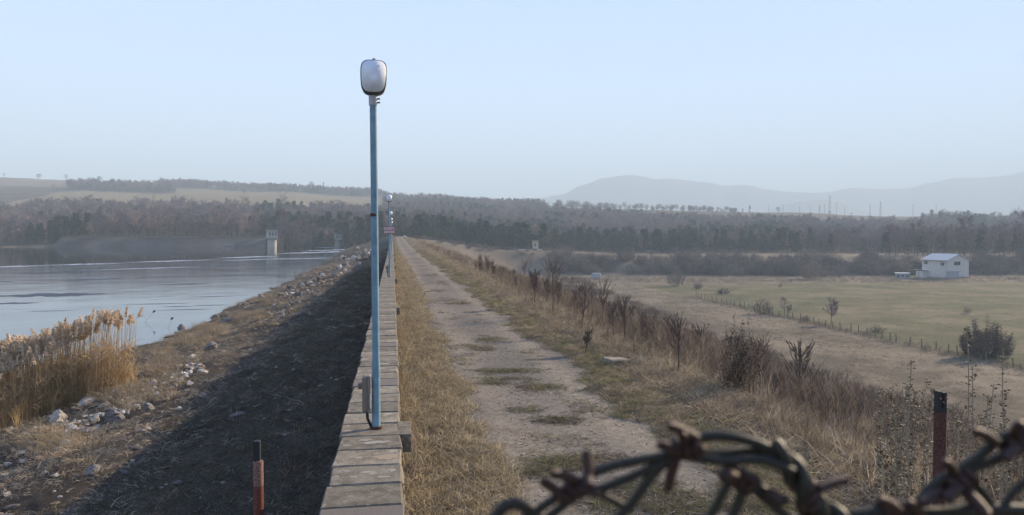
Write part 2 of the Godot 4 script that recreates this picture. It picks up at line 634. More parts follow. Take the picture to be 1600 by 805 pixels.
func shade(k: int, x: float, z: float) -> Color:
	var w := na.get_noise_2d(x * 1.3 + 40.0, z * 1.3)
	var v := nb.get_noise_2d(x * 1.7, z * 1.7)
	var f := nc.get_noise_2d(x, z)
	var a := Color(0.2, 0.16, 0.12)
	match k:
		0:
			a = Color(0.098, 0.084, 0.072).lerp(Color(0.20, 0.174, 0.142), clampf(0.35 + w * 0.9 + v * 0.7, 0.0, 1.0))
		1:
			a = Color(0.27, 0.225, 0.155).lerp(Color(0.15, 0.128, 0.095), clampf(0.4 + v * 1.2, 0.0, 1.0))
		2:
			a = Color(0.20, 0.16, 0.12).lerp(Color(0.30, 0.23, 0.15), clampf(0.4 + w + v * 0.6, 0.0, 1.0))
		3:
			a = Color(0.28, 0.232, 0.172).lerp(Color(0.155, 0.128, 0.098), clampf(0.48 + w * 1.9 + v * 0.9 - 0.5 * smoothstep(60.0, 66.0, x + w * 6.0) + 0.35 * smoothstep(56.0, 50.0, x), 0.0, 1.0))
		4:
			a = Color(0.15, 0.15, 0.085).lerp(Color(0.235, 0.20, 0.128), clampf(0.42 + f * 1.6 + w * 0.9 + v * 0.5, 0.0, 1.0))
		5:
			a = Color(0.21, 0.17, 0.13).lerp(Color(0.28, 0.23, 0.175), clampf(0.4 + w * 1.2, 0.0, 1.0))
		6:
			a = Color(0.12, 0.095, 0.08)
		7:
			a = Color(0.33, 0.27, 0.165).lerp(Color(0.28, 0.225, 0.145), clampf(0.5 + f * 1.5, 0.0, 1.0))
			if colz(x, z).y > 1060.0:
				a = Color(0.27, 0.215, 0.165)
		8:
			a = Color(0.12, 0.095, 0.08).lerp(Color(0.20, 0.16, 0.12), clampf(0.5 + sin(colz(x, z).y * 0.09 + w * 3.0), 0.0, 1.0) * 0.5)
		9:
			a = Color(0.12, 0.11, 0.105).lerp(Color(0.17, 0.155, 0.15), clampf(0.5 + f * 2.0, 0.0, 1.0))
		10:
			a = Color(0.34, 0.27, 0.17).lerp(Color(0.18, 0.145, 0.105), clampf(0.4 + f * 2.0, 0.0, 1.0))
		11:
			a = Color(0.14, 0.15, 0.12)
	return Color(minf(a.r * 1.9, 1.0), minf(a.g * 1.9, 1.0), minf(a.b * 1.9, 1.0))

func ground() -> void:
	var az := []
	var a := -PI
	while a < PI - 0.001:
		az.append(a)
		a += 0.0038 if absf(a) < 0.64 else 0.07
	var rad := []
	var r := 1.6
	while r < 7000.0:
		rad.append(r)
		r *= 1.0125 if r < 60.0 else (1.0165 if r < 1800.0 else 1.2)
	var na_ := az.size()
	var nr := rad.size()
	var pos := PackedVector3Array()
	var zn := PackedByteArray()
	var raw := PackedFloat32Array()
	pos.resize(na_ * nr)
	zn.resize(na_ * nr)
	for i in na_:
		var s := sin(az[i] + YAW)
		var c := cos(az[i] + YAW)
		for j in nr:
			var x: float = rad[j] * s
			var z: float = -rad[j] * c
			var y := gy(x, z)
			var k := zone(x, z)
			if x > -0.2 and x < 5.5 and z < -3.0 and z > -300.0:
				y -= 0.12
			pos[i * nr + j] = Vector3(x, y, z)
			zn[i * nr + j] = k
	var nor := PackedVector3Array()
	var col := PackedColorArray()
	nor.resize(na_ * nr)
	col.resize(na_ * nr)
	for i in na_:
		for j in nr:
			var p := pos[i * nr + j]
			var du := pos[((i + 1) % na_) * nr + j] - pos[posmod(i - 1, na_) * nr + j]
			var dv := pos[i * nr + mini(j + 1, nr - 1)] - pos[i * nr + maxi(j - 1, 0)]
			var q := du.cross(dv).normalized()
			nor[i * nr + j] = q if q.y > 0.0 else -q
			col[i * nr + j] = shade(zn[i * nr + j], p.x, p.z)
	var idx := []
	for k in KINDS.size():
		idx.append(PackedInt32Array())
	for i in na_:
		for j in nr - 1:
			var p := i * nr + j
			var q := ((i + 1) % na_) * nr + j
			var k := zn[p]
			var t: PackedInt32Array = idx[k]
			t.append_array([p, p + 1, q + 1, p, q + 1, q])
			idx[k] = t
	for k in KINDS.size():
		var used_ids := {}
		var order := PackedInt32Array()
		var src: PackedInt32Array = idx[k]
		if src.is_empty():
			continue
		var out := PackedInt32Array()
		out.resize(src.size())
		for i in src.size():
			var id := src[i]
			var at: int = used_ids.get(id, -1)
			if at < 0:
				at = order.size()
				used_ids[id] = at
				order.append(id)
			out[i] = at
		var vv := PackedVector3Array()
		var nn := PackedVector3Array()
		var cc := PackedColorArray()
		vv.resize(order.size())
		nn.resize(order.size())
		cc.resize(order.size())
		for i in order.size():
			vv[i] = pos[order[i]]
			nn[i] = nor[order[i]]
			cc[i] = col[order[i]]
		# wind each face so that it looks up
		for i in range(0, out.size(), 3):
			var g := (vv[out[i + 2]] - vv[out[i]]).cross(vv[out[i + 1]] - vv[out[i]])
			if g.y < 0.0:
				var s := out[i + 1]
				out[i + 1] = out[i + 2]
				out[i + 2] = s
		var arr := []
		arr.resize(Mesh.ARRAY_MAX)
		arr[Mesh.ARRAY_VERTEX] = vv
		arr[Mesh.ARRAY_NORMAL] = nn
		arr[Mesh.ARRAY_COLOR] = cc
		arr[Mesh.ARRAY_INDEX] = out
		var m := ArrayMesh.new()
		m.add_surface_from_arrays(Mesh.PRIMITIVE_TRIANGLES, arr)
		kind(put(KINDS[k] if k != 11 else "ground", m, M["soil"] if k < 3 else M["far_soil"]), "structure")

func road_edge(dd: float, side: int) -> float:
	var w := nb.get_noise_2d(dd * 1.1, side * 77.0) * 0.30 + nb.get_noise_2d(dd * 5.0, side * 31.0) * 0.20
	return (1.14 + w) if side == 0 else (3.42 + w * 1.4)

func crest() -> void:    # the road and its verges, one fine sheet cut into road and verge
	var xs := []
	var x := -0.12
	while x < 5.75:
		xs.append(x)
		x += 0.09
	var ds := []
	var d := 2.5
	while d < 325.0:
		ds.append(d)
		d *= 1.011
	var parts := [Geo.new(), Geo.new()]
	var P := []
	var N := []
	for i in ds.size():
		var row := []
		var nrow := []
		for j in xs.size():
			var xx: float = xs[j]
			var bank := verge_bank(xx, ds[i])
			row.append(Vector3(xx, near_y(clampf(xx, 0.0, 5.39), ds[i]) + bank - smoothstep(5.35, 5.7, xx) * 0.3, -ds[i]))
		P.append(row)
	for i in ds.size():
		var nrow := []
		for j in xs.size():
			var du: Vector3 = P[i][mini(j + 1, xs.size() - 1)] - P[i][maxi(j - 1, 0)]
			var dv: Vector3 = P[mini(i + 1, ds.size() - 1)][j] - P[maxi(i - 1, 0)][j]
			nrow.append(du.cross(dv).normalized())
		N.append(nrow)
	for g in parts:
		pass
	for i in ds.size() - 1:
		for j in xs.size() - 1:
			var mx: float = xs[j] + 0.045
			var on := mx > road_edge(ds[i], 0) and mx < road_edge(ds[i], 1)
			var g: Geo = parts[0 if on else 1]
			var q := [[i, j], [i, j + 1], [i + 1, j + 1], [i, j], [i + 1, j + 1], [i + 1, j]]
			for k in 6:
				var p: Vector3 = P[q[k][0]][q[k][1]]
				g.v.append(p)
				g.n.append(N[q[k][0]][q[k][1]])
				g.c.append(road_col(p.x, -p.z) if on else shade(1, p.x, p.z))
	for g in parts:     # face up
		for i in range(0, g.v.size(), 3):
			if (g.v[i + 2] - g.v[i]).cross(g.v[i + 1] - g.v[i]).y < 0.0:
				for arr in [g.v, g.n, g.c]:
					var s = arr[i + 1]
					arr[i + 1] = arr[i + 2]
					arr[i + 2] = s
		for i in g.n.size():
			if g.n[i].y < 0.0:
				g.n[i] = -g.n[i]
	kind(put("road", parts[0].mesh(), M["road"]), "structure", "worn gravelly asphalt road along the dam crest")
	kind(put("dam_verge", parts[1].mesh(), M["soil"]), "structure")

func road_col(x: float, dd: float) -> Color:
	var t := clampf((x - 1.15) / 2.25, 0.0, 1.0)
	var w := nb.get_noise_2d(x * 1.6, dd * 0.7)
	var v := nb.get_noise_2d(x * 3.5 + 70.0, dd * 4.5)
	var f := nc.get_noise_2d(x * 9.0, dd * 3.0)
	var tan_ := Color(0.252, 0.220, 0.177)
	var grey := Color(0.165, 0.153, 0.139)
	var soil := Color(0.17, 0.14, 0.105)
	var track := maxf(exp(-pow((t - 0.16) / 0.13, 2.0)), exp(-pow((t - 0.86) / 0.12, 2.0)))
	var a := grey.lerp(tan_, clampf(track * 0.75 + 0.25 + w * 0.9, 0.0, 1.0))
	a = a.lerp(soil, clampf((v - 0.3) * 2.2, 0.0, 0.5))
	a = a.lerp(Color(0.36, 0.32, 0.27), clampf((f - 0.3) * 1.2, 0.0, 0.4))
	return Color(minf(a.r * 2.0, 1.0), minf(a.g * 2.0, 1.0), minf(a.b * 2.0, 1.0))

# ---------------------------------------------------------------- the lake
func sheet(poly: PackedVector2Array, y: float) -> ArrayMesh:    # polygon in x,z
	var g := Geo.new()
	var t := Geometry2D.triangulate_polygon(poly)
	for i in range(0, t.size(), 3):
		var a := poly[t[i]]
		var b := poly[t[i + 1]]
		var c := poly[t[i + 2]]
		g.tri_s(Vector3(a.x, y, a.y), Vector3(b.x, y, b.y), Vector3(c.x, y, c.y), Vector3.UP, Vector3.UP, Vector3.UP)
	return g.mesh()

func on_water(px: float, py: float, y: float) -> Vector2:
	var d := ray(px, py)
	var p := EYE + d * ((y - EYE.y) / d.y)
	return Vector2(p.x, p.z)

func lake() -> void:
	kind(put("lake", sheet(PackedVector2Array([Vector2(-900, 80), Vector2(-6, 80), Vector2(-6, -600), Vector2(-900, -600)]), WATER), M["water"]), "structure", "open water of the reservoir mirroring the wood")
	var edge := [[-300, 423], [-120, 418], [0, 415.5], [40, 414], [90, 412.5], [150, 411.5], [200, 409.5], [250, 408.5], [300, 406.5], [335, 405.5], [370, 402], [400, 399.5], [430, 397.5], [465, 396], [490, 393.5], [515, 392], [535, 389.5], [552, 387.6], [572, 386.5]]
	var p := PackedVector2Array([Vector2(-6, 60), Vector2(-600, 60)])
	var last := Vector2.ZERO
	for k in edge.size():
		var q := on_water(edge[k][0], edge[k][1], WATER + 0.02)
		if k > 0:
			for s in range(1, 6):
				var m := last.lerp(q, s / 5.0)
				if s < 5:
					m.y += na.get_noise_2d(m.x * 3.0, 7.0) * (8.0 if k < 9 else 3.0)
				p.append(m)
		else:
			p.append(q)
		last = q
	p.append(Vector2(-6, last.y))
	kind(put("ice_sheet", sheet(p, WATER + 0.02), M["ice"]), "structure", "thin grey ice covering the near part of the lake")
	# frosted rim along the edge of the ice, and pale frozen streaks
	for e in [[-40, 80, 416.6, 1.6], [70, 200, 412.9, 1.5], [190, 345, 408.0, 1.3], [335, 440, 401.8, 1.4], [425, 560, 394.6, 1.6], [470, 566, 390.8, 1.3], [490, 545, 386.4, 0.8], [330, 480, 405.5, 1.0], [120, 330, 419.5, 0.9], [20, 160, 482, 0.9], [430, 540, 404, 0.9]]:
		var poly := PackedVector2Array()
		for i in 40:
			var t: float = (i if i < 20 else 39 - i) / 19.0
			var up := 1.0 if i < 20 else -1.0
			if i == 20 or i == 39:
				continue
			var fat := maxf(sin(PI * t) * (0.8 + 0.9 * nb.get_noise_2d(t * 70.0 + e[0], e[2] * 5.0 + up * 30.0)), 0.04)
			poly.append(on_water(lerpf(e[0], e[1], t), e[2] - (t - 0.5) * (e[1] - e[0]) * 0.03 + up * fat * e[3] * 0.5, WATER + 0.024))
		if Geometry2D.triangulate_polygon(poly).size() > 0:
			kind(put("frost_streak", sheet(poly, WATER + 0.024), M["frost"]), "structure")
	# long dark leads and wet streaks on the ice: [left, right, y of the middle, thickness in the view]
	for s in [[-20, 172, 461, 6.0], [100, 195, 436.5, 2.2], [92, 140, 438.5, 1.4], [208, 236, 434.2, 1.6], [325, 345, 431, 1.6], [345, 442, 429.6, 2.2], [-10, 22, 440, 1.6], [-20, 62, 474, 3.0], [160, 240, 421, 1.0], [250, 330, 444, 0.9], [60, 170, 424.5, 1.2], [20, 80, 427.5, 1.4], [300, 385, 414, 0.9], [180, 300, 475, 0.8], [290, 390, 463, 0.8], [240, 330, 484, 0.9], [40, 120, 486, 0.8], [360, 470, 419, 1.0], [400, 500, 409, 0.9], [430, 520, 402, 0.8], [255, 300, 479, 1.0], [300, 360, 477, 0.9]]:
		var poly := PackedVector2Array()
		var n := 26
		for side in [1.0, -1.0]:
			for i in n:
				var t: float = i / float(n - 1)
				if side < 0.0:
					t = 1.0 - t
				if (i == 0 or i == n - 1) and side < 0.0:
					continue
				var fat: float = sin(PI * t) * (0.75 + 0.6 * nb.get_noise_2d(t * 60.0 + s[0], s[2] * 9.0 + side * 40.0))
				var px: float = lerpf(s[0], s[1], t)
				poly.append(on_water(px, s[2] - (t - 0.5) * (s[1] - s[0]) * 0.022 + side * maxf(fat, 0.03) * s[3] * 0.5, WATER + 0.026))
		if Geometry2D.triangulate_polygon(poly).size() > 0:
			kind(put("open_lead", sheet(poly, WATER + 0.026), M["dark_ice"]), "structure")

# ---------------------------------------------------------------- far mountains
func mountains() -> void:
	var ranges := [
		["mountain", 4500.0, [[560, 330], [700, 325], [830, 312], [880, 304], [905, 291], [945, 278], [985, 273.5], [1003, 276], [1020, 280.5], [1045, 279.5], [1080, 283], [1110, 286], [1130, 291], [1165, 289], [1200, 297], [1235, 300], [1290, 303], [1330, 309], [1420, 318], [1600, 326], [1750, 330]]],
		["mountain", 4700.0, [[1100, 330], [1180, 312], [1240, 302.5], [1290, 301], [1330, 294], [1380, 296], [1420, 294.5], [1450, 286], [1490, 279], [1530, 278], [1570, 275], [1600, 268], [1640, 258], [1720, 250], [1850, 256], [2000, 280]]],
		["mountain", 3700.0, [[1190, 336], [1220, 322], [1255, 314], [1285, 312.5], [1310, 316], [1340, 328], [1370, 336]]],
		["mountain", 4000.0, [[1380, 336], [1450, 326], [1500, 321], [1560, 316], [1620, 306], [1720, 296], [1850, 300], [2000, 330]]]]
	var names := ["mountain", "mountain", "hill", "hill"]
	for m in ranges.size():
		var line: Array = ranges[m][2]
		var d: float = ranges[m][1]
		var g := Geo.new()
		var cols := 150
		var rows := 12
		var P := []
		for i in cols + 1:
			var px := lerpf(line[0][0], line[-1][0], i / float(cols))
			var k := 0
			while k < line.size() - 2 and px > line[k + 1][0]:
				k += 1
			var py := lerpf(line[k][1], line[k + 1][1], smoothstep(0.0, 1.0, (px - line[k][0]) / (line[k + 1][0] - line[k][0])) * 0.5 + 0.5 * (px - line[k][0]) / (line[k + 1][0] - line[k][0]))
			py += nb.get_noise_2d(px * 0.9, m * 50.0) * 0.7
			var top := 2.65 + (364.0 - py) / F * d
			var row := []
			for j in rows * 2 + 1:
				var s := (j - rows) / float(rows)         # -1 near foot, 0 ridge, 1 far foot
				var dd := d + s * d * 0.2
				var p := EYE + Vector3(ray(px, 364.0).x, 0, ray(px, 364.0).z) * dd
				var prof := pow(1.0 - absf(s), 1.25)
				p.y = lerpf(-40.0, top, prof) + na.get_noise_2d(px * 0.7, s * 90.0 + m * 30.0) * 60.0 * (1.0 - prof) * prof
				row.append(p)
			P.append(row)
		for i in cols:
			for j in rows * 2:
				g.tri_s(P[i][j], P[i + 1][j], P[i + 1][j + 1], Vector3.UP, Vector3.UP, Vector3.UP)
				g.tri_s(P[i][j], P[i + 1][j + 1], P[i][j + 1], Vector3.UP, Vector3.UP, Vector3.UP)
		for i in range(0, g.v.size(), 3):     # true slopes
			var q := (g.v[i + 2] - g.v[i]).cross(g.v[i + 1] - g.v[i]).normalized()
			for k in 3:
				g.n[i + k] = q
		kind(put(names[m], g.mesh(), M["hill"]), "structure")

# ---------------------------------------------------------------- the parapet
func wall() -> void:
	var t := thing("parapet_wall", "long low concrete parapet wall with slab coping beside the dam road", "wall")
	var body := Geo.new()
	var prev := []
	var d := 3.0
	while d < 322.0:
		var y := crest_y(d)
		var q := [Vector3(-0.455, y - 1.0, -d), Vector3(-0.455, y + 0.715, -d), Vector3(0.035, y + 0.715, -d), Vector3(0.035, y - 1.0, -d)]
		if prev:
			for k in 4:
				var o: Vector3 = [Vector3.LEFT, Vector3.UP, Vector3.RIGHT, Vector3.DOWN][k]
				body.face([prev[k], prev[(k + 1) % 4], q[(k + 1) % 4], q[k]], o)
		else:
			body.face(q, Vector3.BACK)
		prev = q
		d += 4.0 if d < 120.0 else 8.0
	body.face(prev, Vector3.FORWARD)
	put("wall_body", body.mesh(), M["concrete_1"], t)
	# coping: one slab after another, joints open
	var slabs := []
	for k in 5:
		var g := Geo.new()
		g.box(Vector3.ZERO, Vector3(0.56, 0.085, 0.454), Color.WHITE, Basis(), 0.010)
		for i in g.v.size():     # worn, slightly uneven slabs with broken corners
			var p := g.v[i]
			var chip := nb.get_noise_2d(signf(p.x) * 40.0 + k * 17.0, signf(p.z) * 60.0 + k * 31.0)
			if p.y > 0.02 and chip > 0.08 and absf(p.x) > 0.2:
				p -= Vector3(signf(p.x) * 0.016, 0.0, signf(p.z) * 0.011) * minf(chip * 4.0, 1.0)
			g.v[i] = p + Vector3(nb.get_noise_2d(p.z * 90.0 + k * 40.0, p.x * 20.0) * 0.012, nb.get_noise_2d(p.x * 40.0 + k * 90.0, p.z * 40.0) * 0.0015, 0)
		slabs.append(g.mesh())
	d = 3.24
	var n := 0
	var edge_rng := RandomNumberGenerator.new()
	edge_rng.seed = 77
	while d < 74.0:
		var y := crest_y(d)
		var o := put("coping_slab", slabs[n % 5], M["rough_concrete"] if n in [2, 3, 4, 14, 21] else M["concrete_%d" % [0, 2, 1, 0, 3, 2, 0, 1][(n * 5 + n / 3) % 8]], t, Vector3(-0.21 + edge_rng.randf_range(-0.007, 0.007), y + 0.758 + edge_rng.randf_range(-0.005, 0.004), -d))
		o.rotation = Vector3(edge_rng.randf_range(-0.010, 0.010), edge_rng.randf_range(-0.006, 0.006), edge_rng.randf_range(-0.012, 0.012))
		if n in [6, 7, 8, 13, 17]:
			var spots: Array = {6: [[0.0, -0.05, 0.05, 0.03, 0], [-0.1, 0.06, 0.03, 0.02, 0], [0.12, 0.09, 0.045, 0.02, 0], [-0.16, -0.1, 0.03, 0.02, 0], [0.19, -0.06, 0.03, 0.03, 0]], 7: [[0.16, 0.02, 0.13, 0.07, 1]], 8: [[0.04, 0.02, 0.12, 0.045, 0], [-0.05, -0.07, 0.05, 0.03, 0], [-0.2, 0.08, 0.04, 0.02, 0]], 13: [[-0.08, 0.0, 0.17, 0.06, 1], [0.2, -0.05, 0.05, 0.04, 0]], 17: [[0.05, 0.05, 0.1, 0.05, 0]]}[n]
			for q in spots:
				var pg := Geo.new()
				var prev_p := Vector3.ZERO
				for i in 29:
					var a := TAU * i / 28.0
					var rr := 1.0 + nb.get_noise_2d(cos(a) * 9.0 + q[0] * 300.0, sin(a) * 9.0 + n * 50.0) * 0.7
					var e := Vector3(q[0] + cos(a) * q[2] * rr, 0.0442, q[1] + sin(a) * q[3] * rr)
					e.x = clampf(e.x, -0.262, 0.262)
					if i > 0:
						pg.tri_s(Vector3(q[0], 0.0447, q[1]), prev_p, e, Vector3.UP, Vector3.UP, Vector3.UP)
						pg.face([prev_p, e, e - Vector3(0, 0.003, 0), prev_p - Vector3(0, 0.003, 0)], (prev_p + e - Vector3(q[0], 0.05, q[1]) * 2.0).normalized())
					prev_p = e
				put("mortar_patch" if q[4] else "lichen", pg.mesh(), M["mortar"] if q[4] else M["lichen"], o)
		n += 1
		d += 0.472
	var mx := []
	var mc := PackedColorArray()
	for i in 420:
		var k := int(pow(edge_rng.randf(), 1.4) * 100.0)
		mx.append(Transform3D(Basis(Vector3.UP, edge_rng.randf() * TAU).scaled_local(Vector3.ONE * edge_rng.randf_range(0.4, 1.1)), Vector3(edge_rng.randf_range(-0.47, 0.06), 0.785, -(3.24 + 0.472 * k + 0.236 + edge_rng.randfn() * 0.008))))
		var q := edge_rng.randf_range(0.5, 1.0)
		mc.append(Color(q, q, q))
	scatter("joint_moss", tuft(90, 16, 0.028, 0.014, 1.6, 0.005, [Color(0.16, 0.14, 0.08), Color(0.10, 0.10, 0.05), Color(0.24, 0.19, 0.12)]), M["dry"], mx, mc, t)
	var rest := Geo.new()
	while d < 321.0:
		var y := crest_y(d)
		rest.box(Vector3(-0.21 + edge_rng.randf_range(-0.01, 0.01), y + 0.758, -d), Vector3(0.56, 0.085, 0.46))
		d += 0.472
	kind(put("coping_slab", rest.mesh(), M["concrete_0"], t), "stuff")
	# piers with a corbelled head on the road side
	d = 7.27
	n = 0
	while d < 320.0:
		var y := crest_y(d)
		var head := Geo.new()
		head.box(Vector3(0.095, 0.709, -0.26), Vector3(0.13, 0.17, 0.52), Color.WHITE, Basis(), 0.006)
		put("corbel", head.mesh(), M["concrete_1"], t, Vector3(0, y, -d))
		var pier := Geo.new()
		pier.box(Vector3(0.06, 0.28, 0.0), Vector3(0.045, 0.7, 0.30), Color.WHITE, Basis(), 0.006)
		put("pier", pier.mesh(), M["concrete_1"], t, Vector3(0, y, -d + 1.32))
		d += 12.4
		n += 1

# ---------------------------------------------------------------- lamps
func ring_pts(w: float, h: float, n: int, power: float, squash: float) -> Array:
	var out := []
	for i in n:
		var a := TAU * i / n
		var ca := cos(a)
		var sa := sin(a)
		var y := signf(sa) * pow(absf(sa), power) * h
		var x := signf(ca) * pow(absf(ca), power) * w * (1.0 - squash * (y / h))
		out.append(Vector3(x, y, 0))
	return out

func loft(g: Geo, rings: Array, close_front := true) -> void:
	var n: int = rings[0].size()
	for i in rings.size() - 1:
		var m0 := Vector3.ZERO
		for p in rings[i]:
			m0 += p / n
		for k in n:
			var k2 := (k + 1) % n
			var a: Vector3 = rings[i][k]
			var b: Vector3 = rings[i][k2]
			var c: Vector3 = rings[i + 1][k2]
			var e: Vector3 = rings[i + 1][k]
			var o := (a + b + c + e) * 0.25 - m0
			o = (o + Vector3(0, 0, (e - a).z * 0.0)).normalized()
			g.face([a, b, c, e], o)
	if close_front:
		var q: Array = rings[-1]
		var mid := Vector3.ZERO
		for p in q:
			mid += p / q.size()
		for k in q.size():
			g.tri(mid, q[k], q[(k + 1) % q.size()])

func lamps() -> void:
	var lab := ["tall blue painted lamp post with a weathered oval lamp rising from the parapet", "blue lamp post carrying a red warning board on the parapet", "lamp post behind the red warning board, its lamp just above", "lamp post far along the parapet with a small white lamp", "most distant lamp post on the parapet, only its lamp showing"]
	var src: Node3D
	for k in 5:
		var d := 7.52 + 25.8 * k
		var at := Vector3(-0.165 if k == 0 else -0.15, crest_y(d) + 0.80, -d)
		if k == 0:
			at.y = 0.803
			src = thing("street_lamp", lab[0], "street lamp", at, 0.0, "lamp posts along the parapet")
			var g := Geo.new()
			g.tube([Vector3(0, 0.0, 0), Vector3(0, 0.62, 0)], [0.0395], 20)
			g.tube([Vector3(0, 0.62, 0), Vector3(0, 0.66, 0)], [0.0395, 0.034], 20)
			put("pole_foot", g.mesh(), M["blue_paint"], src)
			g = Geo.new()
			g.tube([Vector3(0, 0.64, 0), Vector3(-0.006, 2.2, 0), Vector3(-0.012, 3.07, 0)], [0.034, 0.0335, 0.033], 20)
			put("pole", g.mesh(), M["blue_paint"], src)
			g = Geo.new()
			g.tube([Vector3(-0.0105, 2.0, 0), Vector3(-0.0105, 2.012, 0), Vector3(-0.0105, 2.03, 0)], [0.0335, 0.0375, 0.0338], 20)
			put("weld_seam", g.mesh(), M["rust"], src)
			g = Geo.new()
			g.tube([Vector3(0, 0.0, 0), Vector3(0, 0.018, 0)], [0.064, 0.05], 20)
			put("base_flange", g.mesh(), M["rust"], src)
			g = Geo.new()
			g.tube([Vector3(-0.012, 3.04, 0), Vector3(-0.012, 3.13, 0)], [0.040, 0.042], 20)
			put("collar", g.mesh(), M["lamp_grey"], src)
			for b in 2:
				g = Geo.new()
				g.tube([Vector3(0.024, 3.065 + b * 0.035, 0.012), Vector3(0.052, 3.065 + b * 0.035, 0.012)], [0.008], 6)
				put("bolt", g.mesh(), M["black"], src)
			# the lamp itself: a rounded box of a lantern, lens towards the near end of the dam
			var head := Node3D.new()
			head.name = "lamp_head"
			src.add_child(head)
			head.position = Vector3(-0.006, 3.295, 0)
			head.rotation = Vector3(-0.26, 0.0, -0.02)
			var sq := -0.07
			g = Geo.new()
			var r0 := ring_pts(0.118, 0.165, 40, 0.55, sq)
			var rings := []
			for q in [[0.02, 1.0], [-0.04, 0.98], [-0.09, 0.86], [-0.125, 0.62]]:
				var ring := []
				for p in r0:
					ring.append(Vector3(p.x * q[1], p.y * q[1], q[0]))
				rings.append(ring)
			loft(g, rings)
			put("housing", g.mesh(), M["lamp_grey"], head)
			g = Geo.new()
			rings = []
			for q in [[0.012, 1.0], [0.012, 1.03], [0.034, 1.03], [0.04, 0.99], [0.036, 0.95]]:
				var ring := []
				for p in r0:
					ring.append(Vector3(p.x * q[1], p.y * q[1], q[0]))
				rings.append(ring)
			loft(g, rings, false)
			put("rim", g.mesh(), M["lamp_rim"], head)
			g = Geo.new()
			rings = []
			for q in [[0.035, 0.96], [0.055, 0.92], [0.075, 0.80], [0.088, 0.58], [0.093, 0.3]]:
				var ring := []
				for p in r0:
					ring.append(Vector3(p.x * q[1], p.y * q[1], q[0]))
				rings.append(ring)
			var n2: int = r0.size()
			for i in rings.size() - 1:
				for s in n2:
					var s2: int = (s + 1) % n2
					var f := func(p: Vector3) -> Vector3: return Vector3(p.x * 3.0, p.y * 1.8, 0.25 + (0.1 - (p.x * p.x + p.y * p.y) * 2.0)).normalized()
					g.tri_s(rings[i][s], rings[i][s2], rings[i + 1][s2], f.call(rings[i][s]), f.call(rings[i][s2]), f.call(rings[i + 1][s2]))
					g.tri_s(rings[i][s], rings[i + 1][s2], rings[i + 1][s], f.call(rings[i][s]), f.call(rings[i + 1][s2]), f.call(rings[i + 1][s]))
			var cap: Array = rings[-1]
			for s in n2:
				g.tri_s(Vector3(0, 0, 0.0945), cap[s], cap[(s + 1) % n2], Vector3.BACK, Vector3.BACK, Vector3.BACK)
			put("lens", g.mesh(), M["lamp_lens"], head)
			g = Geo.new()
			g.box(Vector3(0.0, 0.175, 0.03), Vector3(0.03, 0.016, 0.02), Color.WHITE, Basis(), 0.003)
			put("latch", g.mesh(), M["lamp_grey"], head)
		else:
			src = src if k == 1 else src
			var o := dup(get_node("street_lamp"), "street_lamp", lab[k], "street lamp", Transform3D(Basis(Vector3.UP, 0.05 * k), at), "lamp posts along the parapet")
			if k == 1:
				pass
	# switch boxes strapped to the first two poles (added after the copies were made)
	for k in 2:
		var pole: Node3D = get_node("street_lamp" if k == 0 else "street_lamp_001")
		var bx := Node3D.new()
		bx.name = "switch_box"
		pole.add_child(bx)
		bx.position = Vector3(-0.085, 0.0, -0.03)
		var g := Geo.new()
		g.box(Vector3(-0.005, 0.33, 0), Vector3(0.075, 0.33, 0.20), Color.WHITE, Basis(), 0.012)
		put("case", g.mesh(), M["box_grey"], bx)
		g = Geo.new()
		g.box(Vector3(0.012, 0.33, 0.104), Vector3(0.016, 0.345, 0.02), Color.WHITE, Basis(), 0.004)
		put("cover_edge", g.mesh(), M["lamp_rim"], bx)
		g = Geo.new()
		g.box(Vector3(-0.062, 0.40, 0.02), Vector3(0.045, 0.055, 0.06), Color.WHITE, Basis(), 0.006)
		put("cable_gland", g.mesh(), M["box_grey"], bx)
		g = Geo.new()
		g.tube([Vector3(0.03, 0.34, 0.11), Vector3(0.03, 0.27, 0.115), Vector3(0.03, 0.20, 0.11)], [0.007], 6)
		put("clasp", g.mesh(), M["lamp_grey"], bx)
		g = Geo.new()
		g.tube([Vector3(0.0, 0.17, 0.03), Vector3(0.005, 0.09, 0.035), Vector3(0.03, 0.03, 0.03), Vector3(0.045, 0.0, 0.03)], [0.014], 8)
		put("cable", g.mesh(), M["black"], bx)
	# the warning board hangs on the second pole
	var lp: Vector3 = get_node("street_lamp_001").position
	var sgn := thing("warning_sign", "small dark red board with two lines of white capitals on the second lamp post", "sign", lp + Vector3(-0.005, 1.96, 0.05))
	var g := Geo.new()
	g.box(Vector3.ZERO, Vector3(0.50, 0.32, 0.012), Color.WHITE, Basis(), 0.002)
	put("board", g.mesh(), M["sign_red"], sgn)
	for s in [-1.0, 1.0]:
		g = Geo.new()
		g.box(Vector3(0.0, s * 0.1, -0.014), Vector3(0.10, 0.03, 0.014))
		put("bracket", g.mesh(), M["steel"], sgn)
	var font := SystemFont.new()
	font.font_names = PackedStringArray(["Droid Sans"])
	font.font_weight = 700
	for i in 2:
		var tm := TextMesh.new()
		tm.font = font
		tm.font_size = 64
		tm.pixel_size = 0.00215
		tm.depth = 0.004
		tm.text = ["КЪПАНЕТО", "ЗАБРАНЕНО"][i]
		var o := put("lettering", tm, M["sign_white"], sgn, Vector3(0, 0.073 - i * 0.145, 0.0085))
		var wide := tm.get_aabb().size.x
		o.scale = Vector3(0.45 / maxf(wide, 0.01), 0.12 / maxf(tm.get_aabb().size.y, 0.01), 1.0)

